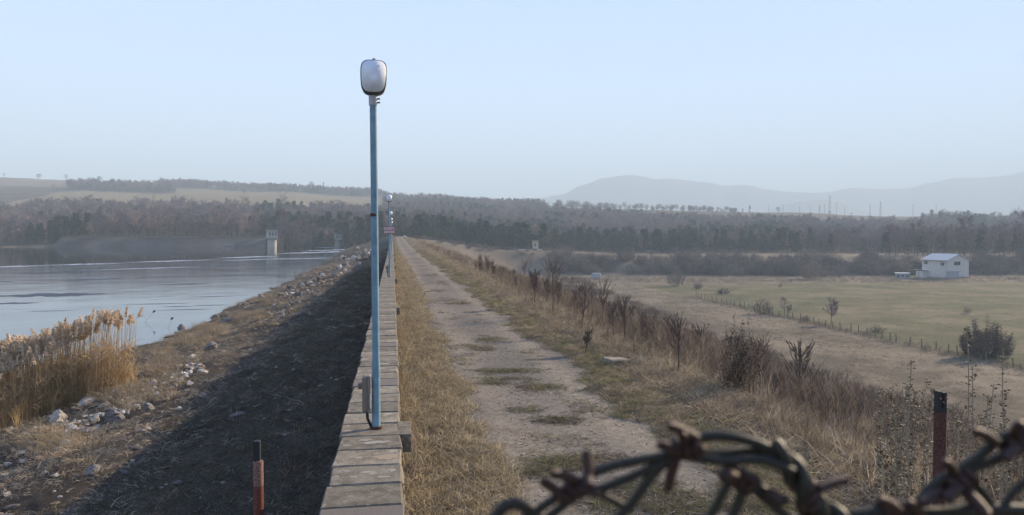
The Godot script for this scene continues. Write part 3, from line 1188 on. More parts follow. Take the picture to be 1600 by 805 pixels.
# ---------------------------------------------------------------- stones
func stone_mesh(sd: int, flat_: float, col: Color) -> ArrayMesh:
	var f := FastNoiseLite.new()
	f.seed = sd
	f.frequency = 0.55
	var r := RandomNumberGenerator.new()
	r.seed = sd
	var cuts := []
	for i in 12:
		cuts.append([Vector3(r.randf_range(-1, 1), r.randf_range(-0.6, 1), r.randf_range(-1, 1)).normalized(), r.randf_range(0.42, 0.85)])
	var g := Geo.new()
	var rows := 7
	var cols := 10
	var P := []
	for i in rows + 1:
		var row := []
		for j in cols:
			var a := PI * i / rows
			var b := TAU * (j + 0.5 * (i % 2)) / cols
			var d := Vector3(sin(a) * cos(b), cos(a), sin(a) * sin(b))
			var s := 1.0 + f.get_noise_3dv(d * 2.0) * 0.3
			for c in cuts:
				var q: float = d.dot(c[0])
				if q > 0.01:
					s = minf(s, c[1] / q)
			row.append(d * s * Vector3(1.0, flat_, 0.8))
		P.append(row)
	for i in rows:
		for j in cols:
			var k := (j + 1) % cols
			for t in [[P[i][j], P[i][k], P[i + 1][k]], [P[i][j], P[i + 1][k], P[i + 1][j]]]:
				var cc: Color = col * r.randf_range(0.86, 1.1)
				if ((t[2] - t[0]).cross(t[1] - t[0])).dot(t[0] + t[1] + t[2]) < 0.0:
					g.tri(t[0], t[2], t[1], cc)
				else:
					g.tri(t[0], t[1], t[2], cc)
	return g.mesh()

var stones := {}
var stone_at := {}
func stones_setup() -> void:
	for k in 4:
		stones["pale%d" % k] = stone_mesh(11 + k, 0.62, Color(0.78, 0.74, 0.69))
		stones["dark%d" % k] = stone_mesh(31 + k, 0.6, Color(0.30, 0.28, 0.28))
		stones["brown%d" % k] = stone_mesh(51 + k, 0.5, Color(0.42, 0.35, 0.29))

func rock(called: String, mesh: Mesh, px: float, py: float, wide: float, tall: float, label: String, group := "", turn := 0.0, tilt := 0.0) -> void:
	var p := spot(px, py)
	var zc := colz(p.x, p.z).y
	var w := wide / F * zc
	var h := tall / F * zc
	var o := put(called, mesh, M["rock"], self, p + Vector3(0, h * 0.30, 0))
	o.transform.basis = Basis.from_euler(Vector3(tilt * 0.5, turn, tilt)).scaled_local(Vector3(w * 0.6, h * 0.95, w * 0.6))
	tag(o, label, "rock", group)
	if p.z > -45.0:
		stone_at[Vector2i(roundi(p.x * 2.5), roundi(p.z * 2.5))] = true

func rocks() -> void:
	stones_setup()
	var hero := [
		["pale0", 91, 657, 34, 24, "pale broken boulder with a flat face at the foot of the reeds"],
		["dark1", 180, 659, 38, 24, "dark slab-sided boulder leaning among white stones below the reeds"],
		["dark2", 141, 677, 34, 18, "dark wedge of rock just under the leaning slab boulder"],
		["pale1", 150, 659, 16, 16, "small white angular stone beside the leaning dark boulder"],
		["pale2", 112, 674, 15, 13, "white lump of stone between the pale boulder and the dark wedge"],
		["pale3", 136, 631, 46, 13, "long low pale rock lying against the reed bed"],
		["brown0", 164, 637, 24, 14, "brownish flat rock behind the leaning dark boulder"],
		["dark0", 232, 643, 20, 20, "upright dark cornered block standing alone on the slope"],
		["dark3", 283, 517, 15, 13, "dark rock with a white top at the water's edge past the reeds"],
		["dark1", 330, 548, 26, 18, "blocky dark rock half sunk in the grass above the reeds"],
		["dark2", 353, 504, 22, 12, "low dark rock on the shore beyond the grassy hump"],
		["dark0", 146, 741, 30, 20, "dark rock with a dry tuft against it on the lower slope"],
		["pale0", 104, 697, 20, 16, "whitish stone pair under the dead twigs"],
		["pale2", 92, 703, 11, 6, "thin white chip lying at the edge of the trampled grass"],
		["brown2", 34, 704, 18, 12, "tan stone by the dead stalks near the water"],
		["brown1", 65, 678, 22, 18, "rounded grey brown rock in the twigs under the pale boulder"],
		["dark3", 280, 757, 30, 8, "flat bluish stone lying in the wall's shadow"],
		["dark2", 374, 652, 34, 14, "broad dim boulder in the shade of the parapet"],
		["pale1", 531, 420, 12, 10, "pale square boulder on the rubble bank near the far shore"],
		["brown3", 408, 468, 14, 10, "brown boulder at the corner of the rubble bank"],
		["pale3", 503, 433, 10, 10, "whitish standing stone on the rubble bank"],
		["brown0", 556, 398, 18, 8, "large flat grey rock at the tip of the rubble bank"]]
	for h in hero:
		rock("rock", stones[h[0]], h[1], h[2], h[3], h[4], h[5], "", rng.randf() * TAU, rng.randf_range(-0.25, 0.25))
	var small_at := []
	for i in 150:      # the line of white rubble between the reeds and the trampled grass
		var t := rng.randf()
		var px := lerpf(40.0, 322.0, t) + rng.randfn() * 10.0
		var py := lerpf(700.0, 575.0, t) + rng.randfn() * 9.0
		rock("stone", stones["%s%d" % ["pale" if rng.randf() < 0.75 else "brown", rng.randi() % 4]], px, py, rng.randf_range(6.0, 19.0), rng.randf_range(5.0, 11.0), "small stone in the broken white rubble line below the reeds", "stones of the rubble line", rng.randf() * TAU, rng.randf_range(-0.4, 0.4))
	for i in 130:      # riprap further along
		var t := pow(rng.randf(), 0.8)
		var px := lerpf(408.0, 575.0, t) + rng.randfn() * 8.0
		var py := lerpf(478.0, 392.0, t) + rng.randf_range(-4.0, 30.0 * (1.0 - t) + 8.0)
		rock("stone", stones["%s%d" % [["pale", "brown", "dark", "brown"][rng.randi() % 4], rng.randi() % 4]], px, py, rng.randf_range(5.0, 13.0), rng.randf_range(4.0, 9.0), "stone tumbled on the riprap bank at the water's edge beyond the grass", "riprap stones", rng.randf() * TAU, rng.randf_range(-0.4, 0.4))
	for i in 26:
		var px := rng.randf_range(20.0, 330.0)
		var py := rng.randf_range(690.0, 800.0)
		rock("stone", stones["%s%d" % [["pale", "brown", "dark"][rng.randi() % 3], rng.randi() % 4]], px, py, rng.randf_range(4.0, 9.0), rng.randf_range(3.0, 5.0), "small stone lying in the dead grass of the lower slope", "stones in the slope grass", rng.randf() * TAU, 0.0)
	for i in 26:
		var t := rng.randf()
		rock("stone", stones["%s%d" % [["brown", "dark"][rng.randi() % 2], rng.randi() % 4]], lerpf(300.0, 520.0, t) + rng.randfn() * 30.0, lerpf(780.0, 540.0, t) + rng.randf_range(-20.0, 70.0), rng.randf_range(6.0, 16.0), rng.randf_range(3.0, 7.0), "half buried stone in the parapet's shadow on the slope", "stones in the wall's shadow", rng.randf() * TAU, 0.0)
	# finer rubble that nobody would count
	for v in 3:
		var xf := []
		var cl := PackedColorArray()
		for i in 900:
			var x := -rng.randf_range(1.0, 15.5)
			var z := -exp(rng.randf_range(log(6.0), log(150.0)))
			var y := gy(x, z)
			if y < WATER - 0.3:
				continue
			var near_water := 1.0 - clampf((y - WATER) / 3.0, 0.0, 1.0)
			if rng.randf() > 0.25 + near_water:
				continue
			var s := rng.randf_range(0.03, 0.10) * (1.0 + near_water * 1.6)
			xf.append(Transform3D(Basis.from_euler(Vector3(rng.randf_range(-0.4, 0.4), rng.randf() * TAU, 0)).scaled_local(Vector3(s, s * 0.7, s)), Vector3(x, y + s * 0.15, z)))
			var q := rng.randf_range(0.55, 1.0)
			cl.append(Color(q, q * 0.97, q * 0.93))
		scatter("rubble", stones[["pale0", "brown1", "dark2"][v]], M["rock"], xf, cl)

# ---------------------------------------------------------------- dead grass and weeds
func tuft(sd: int, n: int, h: float, spread: float, lean: float, w: float, cols: Array) -> ArrayMesh:
	var r := RandomNumberGenerator.new()
	r.seed = sd
	var g := Geo.new()
	for i in n:
		var a := r.randf() * TAU
		var o := Vector3(cos(a), 0, sin(a))
		var dir := (Vector3.UP + o * r.randf_range(0.1, 1.0) * lean).normalized()
		var bend := (o * r.randf_range(0.0, 1.0) + Vector3(r.randf_range(-0.6, 0.6), r.randf_range(-0.9, -0.1), r.randf_range(-0.6, 0.6))) * minf(lean, 1.0)
		var col: Color = cols[r.randi() % cols.size()]
		g.blade(Vector3(r.randfn() * spread, -0.01, r.randfn() * spread), dir, bend, h * r.randf_range(0.45, 1.1), w * r.randf_range(0.7, 1.3), col * r.randf_range(0.8, 1.2))
	return g.mesh()

func twigs(sd: int, n: int, h: float, spread: float, thick: float, cols: Array) -> ArrayMesh:     # a wiry dead weed: stems that fork
	var r := RandomNumberGenerator.new()
	r.seed = sd
	var g := Geo.new()
	for i in n:
		var a := r.randf() * TAU
		var o := Vector3(cos(a), 0, sin(a))
		var p := Vector3(r.randfn() * spread, 0, r.randfn() * spread)
		var dir := (Vector3.UP + o * r.randf_range(0.0, 0.5)).normalized()
		var l := h * r.randf_range(0.5, 1.05)
		var col: Color = cols[r.randi() % cols.size()] * r.randf_range(0.8, 1.2)
		g.tube([p, p + dir * l * 0.55, p + dir * l + o * l * 0.06], [thick, thick * 0.8, thick * 0.35], 3, col, false)
		for k in 5:
			var q := p + dir * l * r.randf_range(0.4, 0.95)
			var b := r.randf() * TAU
			var e := (dir + Vector3(cos(b), r.randf_range(-0.1, 0.4), sin(b)) * 0.8).normalized()
			g.tube([q, q + e * l * r.randf_range(0.12, 0.3)], [thick * 0.6, thick * 0.25], 3, col, false)
	return g.mesh()

const STRAW := [Color(0.46, 0.375, 0.245), Color(0.37, 0.30, 0.195), Color(0.29, 0.235, 0.155), Color(0.56, 0.48, 0.34), Color(0.20, 0.165, 0.115)]
const DULL := [Color(0.29, 0.235, 0.18), Color(0.21, 0.17, 0.135), Color(0.36, 0.30, 0.225), Color(0.15, 0.122, 0.10), Color(0.48, 0.41, 0.32)]
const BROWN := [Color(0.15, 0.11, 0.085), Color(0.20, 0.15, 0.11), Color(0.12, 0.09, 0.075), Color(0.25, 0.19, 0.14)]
const GREYISH := [Color(0.25, 0.215, 0.18), Color(0.17, 0.147, 0.124), Color(0.34, 0.30, 0.25), Color(0.12, 0.104, 0.09), Color(0.42, 0.37, 0.30)]
const GREENISH := [Color(0.16, 0.17, 0.07), Color(0.22, 0.21, 0.10), Color(0.12, 0.13, 0.06), Color(0.30, 0.26, 0.14)]

func spread_on(xf: Array, cl: PackedColorArray, x: float, z: float, s: float, lo := 0.8, hi := 1.15, tall := 1.0) -> void:
	var y := top_y(x, z)
	xf.append(Transform3D(Basis.from_euler(Vector3(rng.randf_range(-0.12, 0.12), rng.randf() * TAU, rng.randf_range(-0.12, 0.12))).scaled_local(Vector3(s, s * tall, s)), Vector3(x, y, z)))
	var q := rng.randf_range(lo, hi)
	cl.append(Color(q, q * rng.randf_range(0.95, 1.02), q * rng.randf_range(0.9, 1.02)))

func grasses() -> void:
	# left verge, along the foot of the wall
	for v in 4:
		var m := tuft(100 + v, 26, 0.15, 0.06, 1.5, 0.0055, STRAW if v < 3 else GREENISH)
		var xf := []
		var cl := PackedColorArray()
		for i in (1500 if v < 3 else 420):
			var d := exp(rng.randf_range(log(5.2), log(90.0)))
			var x := rng.randf_range(0.06, road_edge(d, 0) + 0.05)
			if v == 3 and x < 0.3:
				continue
			var s := rng.randf_range(0.5, 1.15) * (1.0 + d * 0.012)
			if x < 0.25:
				s *= 1.35
			spread_on(xf, cl, x, -d, s * (0.75 if v == 3 else 1.0), 0.7, 1.15)
		scatter("verge_grass", m, M["dry"], xf, cl)
	# right verge and shoulder
	for v in 4:
		var m := tuft(120 + v, 26, 0.16, 0.07, 1.4, 0.006, STRAW if v < 2 else (DULL if v == 2 else GREENISH))
		var xf := []
		var cl := PackedColorArray()
		for i in (2900 if v < 3 else 1300):
			var d := exp(rng.randf_range(log(5.5), log(120.0)))
			var x := road_edge(d, 1) + (rng.randf() * 2.3 if v < 3 else rng.randf() * 0.9) - 0.05
			if x < road_edge(d, 1) + 0.7 and v < 2 and rng.randf() < 0.45:
				continue
			spread_on(xf, cl, x, -d, rng.randf_range(0.45, 1.1) * (1.0 + d * 0.012) * (1.5 if x > 4.4 else 0.8), 0.7, 1.1)
		scatter("shoulder_grass", m, M["dry"], xf, cl)
	# weeds in the joints and holes of the road: [x, y of the middle, half width, half depth, number]
	var xg := [[], [], []]
	var cg := [PackedColorArray(), PackedColorArray(), PackedColorArray()]
	for q in [[765, 530, 22, 4, 30], [700, 541, 50, 3, 30], [752, 546, 20, 3, 26], [800, 580, 45, 3, 46], [790, 592, 40, 2, 22], [838, 607, 40, 6, 40], [770, 600, 30, 2, 16], [870, 657, 28, 3, 42], [820, 641, 22, 3, 14], [905, 722, 80, 9, 90], [850, 735, 40, 10, 40], [700, 470, 30, 3, 26], [712, 474, 30, 2, 20], [688, 455, 22, 3, 22], [695, 443, 30, 3, 22], [676, 430, 20, 3, 22], [672, 416, 22, 3, 20], [665, 405, 20, 2, 16], [660, 396, 16, 2, 14], [1010, 770, 60, 16, 70], [1060, 795, 70, 14, 90], [960, 790, 50, 12, 40], [740, 560, 70, 12, 20], [880, 690, 70, 20, 16], [735, 500, 60, 14, 14], [830, 560, 20, 14, 18], [905, 640, 30, 20, 18], [660, 385, 14, 4, 20], [705, 490, 60, 2, 12]]:
		for i in q[4]:
			var p := spot(q[0] + rng.randfn() * q[2] * 0.6, q[1] + rng.randfn() * q[3] * 0.6)
			if p.x < 0.9 or p.x > 3.9 or p.z > -5.0:
				continue
			var v := rng.randi() % 3
			var xa: Array = xg[v]
			var s := rng.randf_range(0.5, 1.15) * (1.0 - 0.003 * p.z)
			xa.append(Transform3D(Basis.from_euler(Vector3(0, rng.randf() * TAU, 0)).scaled_local(Vector3(s * 1.3, s * 0.65, s * 1.3)), p))
			var b := rng.randf_range(0.6, 1.05)
			cg[v].append(Color(b, b, b * 0.95))
	for v in 3:
		scatter("road_weeds", tuft(140 + v, 30, 0.13, 0.07, 1.9, 0.007, [GREENISH, BROWN, DULL][v]), M["dry"], xg[v], cg[v])
	for v in 2:
		var xf := []
		var cl := PackedColorArray()
		for i in 1800:
			var d := exp(rng.randf_range(log(5.5), log(45.0)))
			var x := rng.randf_range(1.0, 3.7)
			var s := rng.randf_range(0.006, 0.02) * (1.0 + d * 0.02)
			xf.append(Transform3D(Basis(Vector3.UP, rng.randf() * TAU).scaled_local(Vector3(s, s * 0.6, s)), Vector3(x, top_y(x, -d) + s * 0.1, -d)))
			var q := rng.randf_range(0.5, 1.0)
			cl.append(Color(q, q * 0.97, q * 0.92))
		scatter("gravel", stones[["pale2", "brown3"][v]], M["rock"], xf, cl)
	# fallen straw and leaf litter blown along the road
	var xr := []
	var cr0 := PackedColorArray()
	for i in 900:
		var d := exp(rng.randf_range(log(5.5), log(60.0)))
		var x := road_edge(d, 0) + (absf(rng.randfn()) * 0.25 if rng.randf() < 0.5 else rng.randf() * 2.4)
		xr.append(Transform3D(Basis(Vector3.UP, rng.randf() * TAU).scaled_local(Vector3(1.0, 0.25, 1.0) * rng.randf_range(0.4, 1.0)), Vector3(x, top_y(x, -d), -d)))
		var q := rng.randf_range(0.5, 1.1)
		cr0.append(Color(q, q, q))
	scatter("litter", tuft(150, 14, 0.14, 0.08, 2.6, 0.006, DULL), M["dry"], xr, cr0)
	# tufts of the meadow
	var xm := []
	var cm := PackedColorArray()
	for i in 5200:
		var d := rng.randf_range(85.0, 245.0)
		var x := rng.randf_range(78.0, 230.0)
		if nb.get_noise_2d(x * 0.25, d * 0.25) < -0.05:
			continue
		spread_on(xm, cm, x, -d, rng.randf_range(0.5, 1.2), 0.7, 1.1, 0.7)
	scatter("meadow_tufts", tuft(151, 24, 0.26, 0.3, 1.3, 0.02, [Color(0.15, 0.145, 0.08), Color(0.22, 0.19, 0.115), Color(0.12, 0.12, 0.065)]), M["dry"], xm, cm)
	# the trampled dead grass of the lake side
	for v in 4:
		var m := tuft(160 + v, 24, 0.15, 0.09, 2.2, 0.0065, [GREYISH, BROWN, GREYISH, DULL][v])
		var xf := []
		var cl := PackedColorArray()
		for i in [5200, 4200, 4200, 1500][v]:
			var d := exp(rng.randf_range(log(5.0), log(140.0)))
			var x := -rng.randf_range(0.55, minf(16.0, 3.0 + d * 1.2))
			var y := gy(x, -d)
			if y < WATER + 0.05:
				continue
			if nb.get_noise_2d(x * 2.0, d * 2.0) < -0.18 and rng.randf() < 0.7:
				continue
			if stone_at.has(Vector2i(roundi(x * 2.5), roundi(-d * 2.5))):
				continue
			if x > -3.4 and v in [0, 2, 3] and rng.randf() < 0.88:  # mostly dark brown tufts stay by the wall, deepening its shadow by colour
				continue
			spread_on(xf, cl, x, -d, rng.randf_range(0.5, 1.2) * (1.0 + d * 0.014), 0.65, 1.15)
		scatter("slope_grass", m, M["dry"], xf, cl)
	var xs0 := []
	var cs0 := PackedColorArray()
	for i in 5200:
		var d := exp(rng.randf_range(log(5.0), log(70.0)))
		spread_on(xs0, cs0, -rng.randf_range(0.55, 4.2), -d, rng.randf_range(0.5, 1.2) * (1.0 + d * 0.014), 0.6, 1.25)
	scatter("slope_grass", tuft(166, 22, 0.13, 0.1, 2.0, 0.007, [Color(0.10, 0.09, 0.075), Color(0.15, 0.13, 0.105), Color(0.07, 0.06, 0.05), Color(0.09, 0.095, 0.055)]), M["dry"], xs0, cs0)  # extra dark tufts for the wall strip, their colour carrying part of its shade
	# tall grass on the hump beyond the reeds and along the shore
	var xf0 := []
	var cl0 := PackedColorArray()
	for i in 900:
		var q: Array = [[290, 530, 45, 16], [250, 575, 40, 25], [200, 620, 60, 18], [415, 468, 30, 10], [385, 495, 26, 8], [330, 515, 30, 6], [80, 690, 60, 20]][rng.randi() % 7]
		var p := spot(q[0] + rng.randfn() * q[2] * 0.6, q[1] + rng.randfn() * q[3] * 0.6)
		if p.y > WATER:
			spread_on(xf0, cl0, p.x, p.z, rng.randf_range(0.6, 1.3), 0.7, 1.1)
	scatter("shore_grass", tuft(180, 30, 0.42, 0.11, 0.9, 0.008, [Color(0.35, 0.28, 0.19), Color(0.25, 0.20, 0.14), Color(0.42, 0.34, 0.235)]), M["dry"], xf0, cl0)
	# the valley side: deep dead grass and wiry weeds
	for v in 8:
		var m: ArrayMesh
		match v:
			0: m = tuft(200, 40, 0.60, 0.16, 0.8, 0.0065, DULL)
			1: m = tuft(201, 40, 0.5, 0.17, 1.0, 0.0065, STRAW)
			2: m = twigs(202, 9, 0.85, 0.14, 0.0045, BROWN)
			3: m = twigs(203, 10, 0.65, 0.16, 0.004, DULL)
			4: m = tuft(204, 36, 0.4, 0.18, 1.4, 0.0065, BROWN)
			5: m = twigs(205, 7, 1.05, 0.12, 0.0045, DULL)
			6: m = tuft(206, 8, 1.15, 0.22, 0.9, 0.0075, [Color(0.66, 0.57, 0.43), Color(0.52, 0.44, 0.32), Color(0.58, 0.47, 0.33)])
			7: m = tuft(207, 24, 0.75, 0.12, 0.6, 0.006, [Color(0.60, 0.50, 0.35), Color(0.48, 0.39, 0.27), Color(0.38, 0.31, 0.22)])
		var xf := []
		var cl := PackedColorArray()
		for i in [5800, 4600, 3600, 4800, 3200, 1600, 3800, 3600][v]:
			var d := exp(rng.randf_range(log(4.5), log(230.0)))
			var x := 4.7 + rng.randf() * rng.randf() * 42.0 if v != 1 else 4.5 + rng.randf() * rng.randf() * 22.0
			if x < 6.0 and v in [2, 5] and rng.randf() < 0.5:
				continue
			var patch := nb.get_noise_2d(x * 0.8, d * 0.8 + v * 300.0)
			if patch < -0.12:
				continue
			var s := rng.randf_range(0.35, 0.85) * (1.0 + d * 0.005)
			if x < 6.0:
				s *= 0.6
			spread_on(xf, cl, x, -d, s, 0.65, 1.1)
		scatter("slope_weeds", m, M["dry"], xf, cl)
	for v in 2:
		var xf := []
		var cl := PackedColorArray()
		for i in 950:
			var d := exp(rng.randf_range(log(11.0), log(75.0)))
			var x := rng.randf_range(5.0, 9.5) + rng.randf() * rng.randf() * 6.0
			if nb.get_noise_2d(x * 0.9 + 50.0, d * 0.6) < -0.1:
				continue
			spread_on(xf, cl, x, -d, rng.randf_range(0.45, 1.05) * (0.7 if x < 5.8 else 1.0), 0.7, 1.25)
		scatter("dry_stalks", twigs(210 + v, 11, 1.0, 0.2, 0.0042, [Color(0.19, 0.152, 0.125), Color(0.13, 0.106, 0.09), Color(0.28, 0.23, 0.185)]), M["dry"], xf, cl)
	# rough ground at the toe of the dam, and scattered dead grass on the flat
	for v in 2:
		var xf := []
		var cl := PackedColorArray()
		for i in [2600, 6500][v]:
			var d := rng.randf_range(50.0, 290.0)
			var x: float = rng.randf_range(34.0, 52.0) + maxf(0.0, d - 130.0) * 0.1 if v == 0 else rng.randf_range(46.0, 76.0)
			if nb.get_noise_2d(x * 0.5, d * 0.5) < (0.0 if v == 0 else -0.25):
				continue
			spread_on(xf, cl, x, -d, rng.randf_range(1.0, 2.2) if v == 0 else rng.randf_range(0.5, 1.3), 0.7, 1.1, 0.7)
		scatter("valley_grass", twigs(220, 16, 0.8, 0.3, 0.008, BROWN) if v == 0 else tuft(221, 30, 0.4, 0.3, 1.3, 0.02, DULL), M["dry"], xf, cl)
	# along the fence and the field's far edge
	var xf2 := []
	var cl2 := PackedColorArray()
	for i in 800:
		var d := rng.randf_range(60.0, 190.0)
		spread_on(xf2, cl2, 76.0 + rng.randfn() * 0.9, -d, rng.randf_range(0.35, 0.95), 0.7, 1.1)
	for i in 1500:
		var q := column_at(rng.randf_range(880.0, 1640.0), rng.randf_range(262.0, 300.0))
		spread_on(xf2, cl2, q.x, q.z, rng.randf_range(0.8, 1.6), 0.7, 1.1, 0.8)
	scatter("fence_weeds", twigs(222, 14, 0.75, 0.3, 0.009, DULL), M["dry"], xf2, cl2)

func reeds() -> void:
	var bed := thing("reed_bed", "dense stand of golden dry reeds with pale feathery plumes at the water's edge", "reeds")
	var g := Geo.new()
	g.tube([Vector3.ZERO, Vector3(0.02, 1.2, 0), Vector3(0.08, 2.3, 0.02)], [0.007, 0.006, 0.003], 4, Color(0.47, 0.35, 0.20), false)
	for k in 6:
		var y := 0.25 + k * 0.2
		var a := k * 2.4
		g.blade(Vector3(0.01 * k / 7.0, y, 0), Vector3(cos(a) * 0.5, 0.85, sin(a) * 0.5).normalized(), Vector3(cos(a), -0.5, sin(a)) * 0.8, 0.5, 0.016, Color(0.52, 0.39, 0.225) * (0.8 + 0.05 * k))
	var stem := g.mesh()
	g = Geo.new()
	var r := RandomNumberGenerator.new()
	r.seed = 9
	for k in 90:
		var t := r.randf()
		var a := r.randf() * TAU
		var o := Vector3(cos(a), r.randf_range(0.6, 2.2), sin(a)).normalized()
		var p := Vector3(0.08 + 0.13 * t, 2.12 + 0.34 * t, 0.02)
		g.blade(p, o, Vector3(0.9, -0.8, 0.1), (0.16 - 0.09 * t), 0.025, Color(0.72, 0.57, 0.40) * r.randf_range(0.8, 1.2))
	var plume := g.mesh()
	var low := tuft(301, 30, 1.3, 0.10, 0.3, 0.008, [Color(0.50, 0.36, 0.19), Color(0.40, 0.28, 0.15), Color(0.56, 0.43, 0.25)])
	var xs := []
	var cs := PackedColorArray()
	var xp := []
	var cp := PackedColorArray()
	var xl := []
	var cl := PackedColorArray()
	for i in 2300:
		var t := rng.randf()
		var px := lerpf(-30.0, 228.0, t)
		var front := lerpf(676.0, 598.0, clampf(px / 220.0, 0.0, 1.0))
		var b := spot(px, front)
		var back := rng.randf()
		# from the front edge down towards the water
		var q := b + Vector3(-4.6 * back - rng.randf() * 0.3, 0, -1.2 * back)
		q.y = maxf(gy(q.x, q.z), WATER - 0.3)
		var top := lerpf(0.82, 1.08, clampf(0.5 + na.get_noise_2d(q.x * 6.0, q.z * 6.0), 0.0, 1.0))
		# the stand steps down towards its near end
		var s := top * rng.randf_range(0.9, 1.08) * lerpf(0.70, 0.98, smoothstep(0.0, 200.0, px)) + back * 0.20
		var basis_ := Basis.from_euler(Vector3(rng.randfn() * 0.06, rng.randf() * TAU, rng.randfn() * 0.06)).scaled_local(Vector3(s, s, s))
		basis_ = Basis(Vector3.BACK, -0.04) * basis_
		if i % 4 != 3:
			xs.append(Transform3D(basis_, q))
			var v := rng.randf_range(0.75, 1.15)
			cs.append(Color(v, v * rng.randf_range(0.93, 1.0), v * rng.randf_range(0.85, 1.0)))
			if rng.randf() < 0.32 + 0.45 * back:
				xp.append(Transform3D(basis_, q))
				var u := rng.randf_range(0.8, 1.1)
				cp.append(Color(u, u, u))
		else:
			xl.append(Transform3D(basis_, q))
			var v := rng.randf_range(0.75, 1.15)
			cl.append(Color(v, v * 0.96, v * 0.9))
	scatter("stems", stem, M["dry"], xs, cs, bed)
	scatter("plumes", plume, M["dry"], xp, cp, bed)
	scatter("leaves", low, M["dry"], xl, cl, bed)
	# stray reeds that stand clear of the bed
	var lab := ["single thin reed with a dark drooping head beside the reed bed", "short reed with a dark tuft standing alone over the water", "tiny dark reed head close to the end of the reed bed"]
	for k in 3:
		var q: Array = [[226, 528, 240, 487], [262, 522, 268, 498], [219, 522, 222, 499]][k]
		var p := spot(q[0], q[1])
		p = Vector3(p.x, maxf(p.y, WATER), p.z)
		var zc := colz(p.x, p.z).y
		var top := at_depth(q[2], q[3], zc)
		var o := thing("reed", lab[k], "reed", p)
		g = Geo.new()
		g.tube([Vector3.ZERO, (top - p) * 0.5 + Vector3(0.05, 0, 0), top - p], [0.008, 0.007, 0.004], 4, Color(0.30, 0.22, 0.13))
		put("stem", g.mesh(), M["dry"], o)
		g = Geo.new()
		for i in 34:
			var a := rng.randf() * TAU
			g.blade(top - p - Vector3(0.05, 0.10, 0) * rng.randf(), Vector3(cos(a) * 0.5 + 0.3, 0.8, sin(a) * 0.5).normalized(), Vector3(0.6, -0.3, 0), 0.16, 0.035, Color(0.12, 0.075, 0.055))
		put("plume", g.mesh(), M["dry"], o)

# ---------------------------------------------------------------- tall single weeds on the valley side
func broom_weed(sd: int, h: float, lean: float) -> Array:     # stem with a broom of upright dark branches
	var r := RandomNumberGenerator.new()
	r.seed = sd
	var st := Geo.new()
	var br := Geo.new()
	var top := Vector3(lean * h, h, 0)
	st.tube([Vector3.ZERO, top * 0.5 + Vector3(0.02, 0, 0), top * 0.92], [0.014, 0.011, 0.005], 5, Color(0.11, 0.085, 0.07))
	for i in 32:
		var t := r.randf_range(0.34, 0.82)
		var p := top * t
		var a := r.randf() * TAU
		var e := Vector3(cos(a) * r.randf_range(0.2, 1.0) + lean, 1.0, sin(a) * r.randf_range(0.2, 1.0)).normalized()
		var l := minf(h * r.randf_range(0.16, 0.42), h * (1.06 - t))
		br.tube([p, p + e * l * 0.5 + Vector3(cos(a), 0, sin(a)) * l * 0.08, p + e * l], [0.005, 0.008, 0.004], 4, Color(0.13, 0.10, 0.085) * r.randf_range(0.8, 1.3), false)
		for k in 4:
			var q := p + e * l * r.randf_range(0.35, 1.0)
			var b := r.randf() * TAU
			br.blade(q, (e + Vector3(cos(b), 0.2, sin(b)) * 0.6).normalized(), Vector3.ZERO, 0.07, 0.014, Color(0.14, 0.11, 0.09) * r.randf_range(0.7, 1.4))
	return [st.mesh(), br.mesh()]

func stalk(h: float, sd: int) -> Array:      # thin stalk beaded with dry seed pods
	var r := RandomNumberGenerator.new()
	r.seed = sd
	var st := Geo.new()
	var pods := Geo.new()
	var lean := r.randf_range(-0.06, 0.06)
	var pts := []
	for i in 9:
		var t := i / 8.0
		pts.append(Vector3(lean * h * t * t + sin(t * 5.0 + sd) * 0.012, h * t, cos(t * 4.0 + sd) * 0.012))
	st.tube(pts, [0.007, 0.007, 0.006, 0.006, 0.005, 0.005, 0.004, 0.004, 0.003], 5, Color(0.27, 0.23, 0.17))
	for i in 46:
		var t := r.randf_range(0.28, 1.0)
		var k := mini(int(t * 8.0), 7)
		var p: Vector3 = pts[k].lerp(pts[k + 1], t * 8.0 - k)
		var a := r.randf() * TAU
		var e := Vector3(cos(a), r.randf_range(0.1, 0.7), sin(a)).normalized()
		var l := r.randf_range(0.014, 0.03)
		st.tube([p, p + e * l], [0.0025, 0.002], 3, Color(0.25, 0.21, 0.15), false)
		var q := p + e * l
		var s := r.randf_range(0.006, 0.010)
		var col := Color(0.22, 0.175, 0.12) * r.randf_range(0.4, 1.7)
		pods.tube([q - e * s, q - e * s * 0.3, q + e * s * 0.7, q + e * s * 1.4], [s * 0.4, s, s * 0.9, s * 0.2], 5, col)
	return [st.mesh(), pods.mesh()]

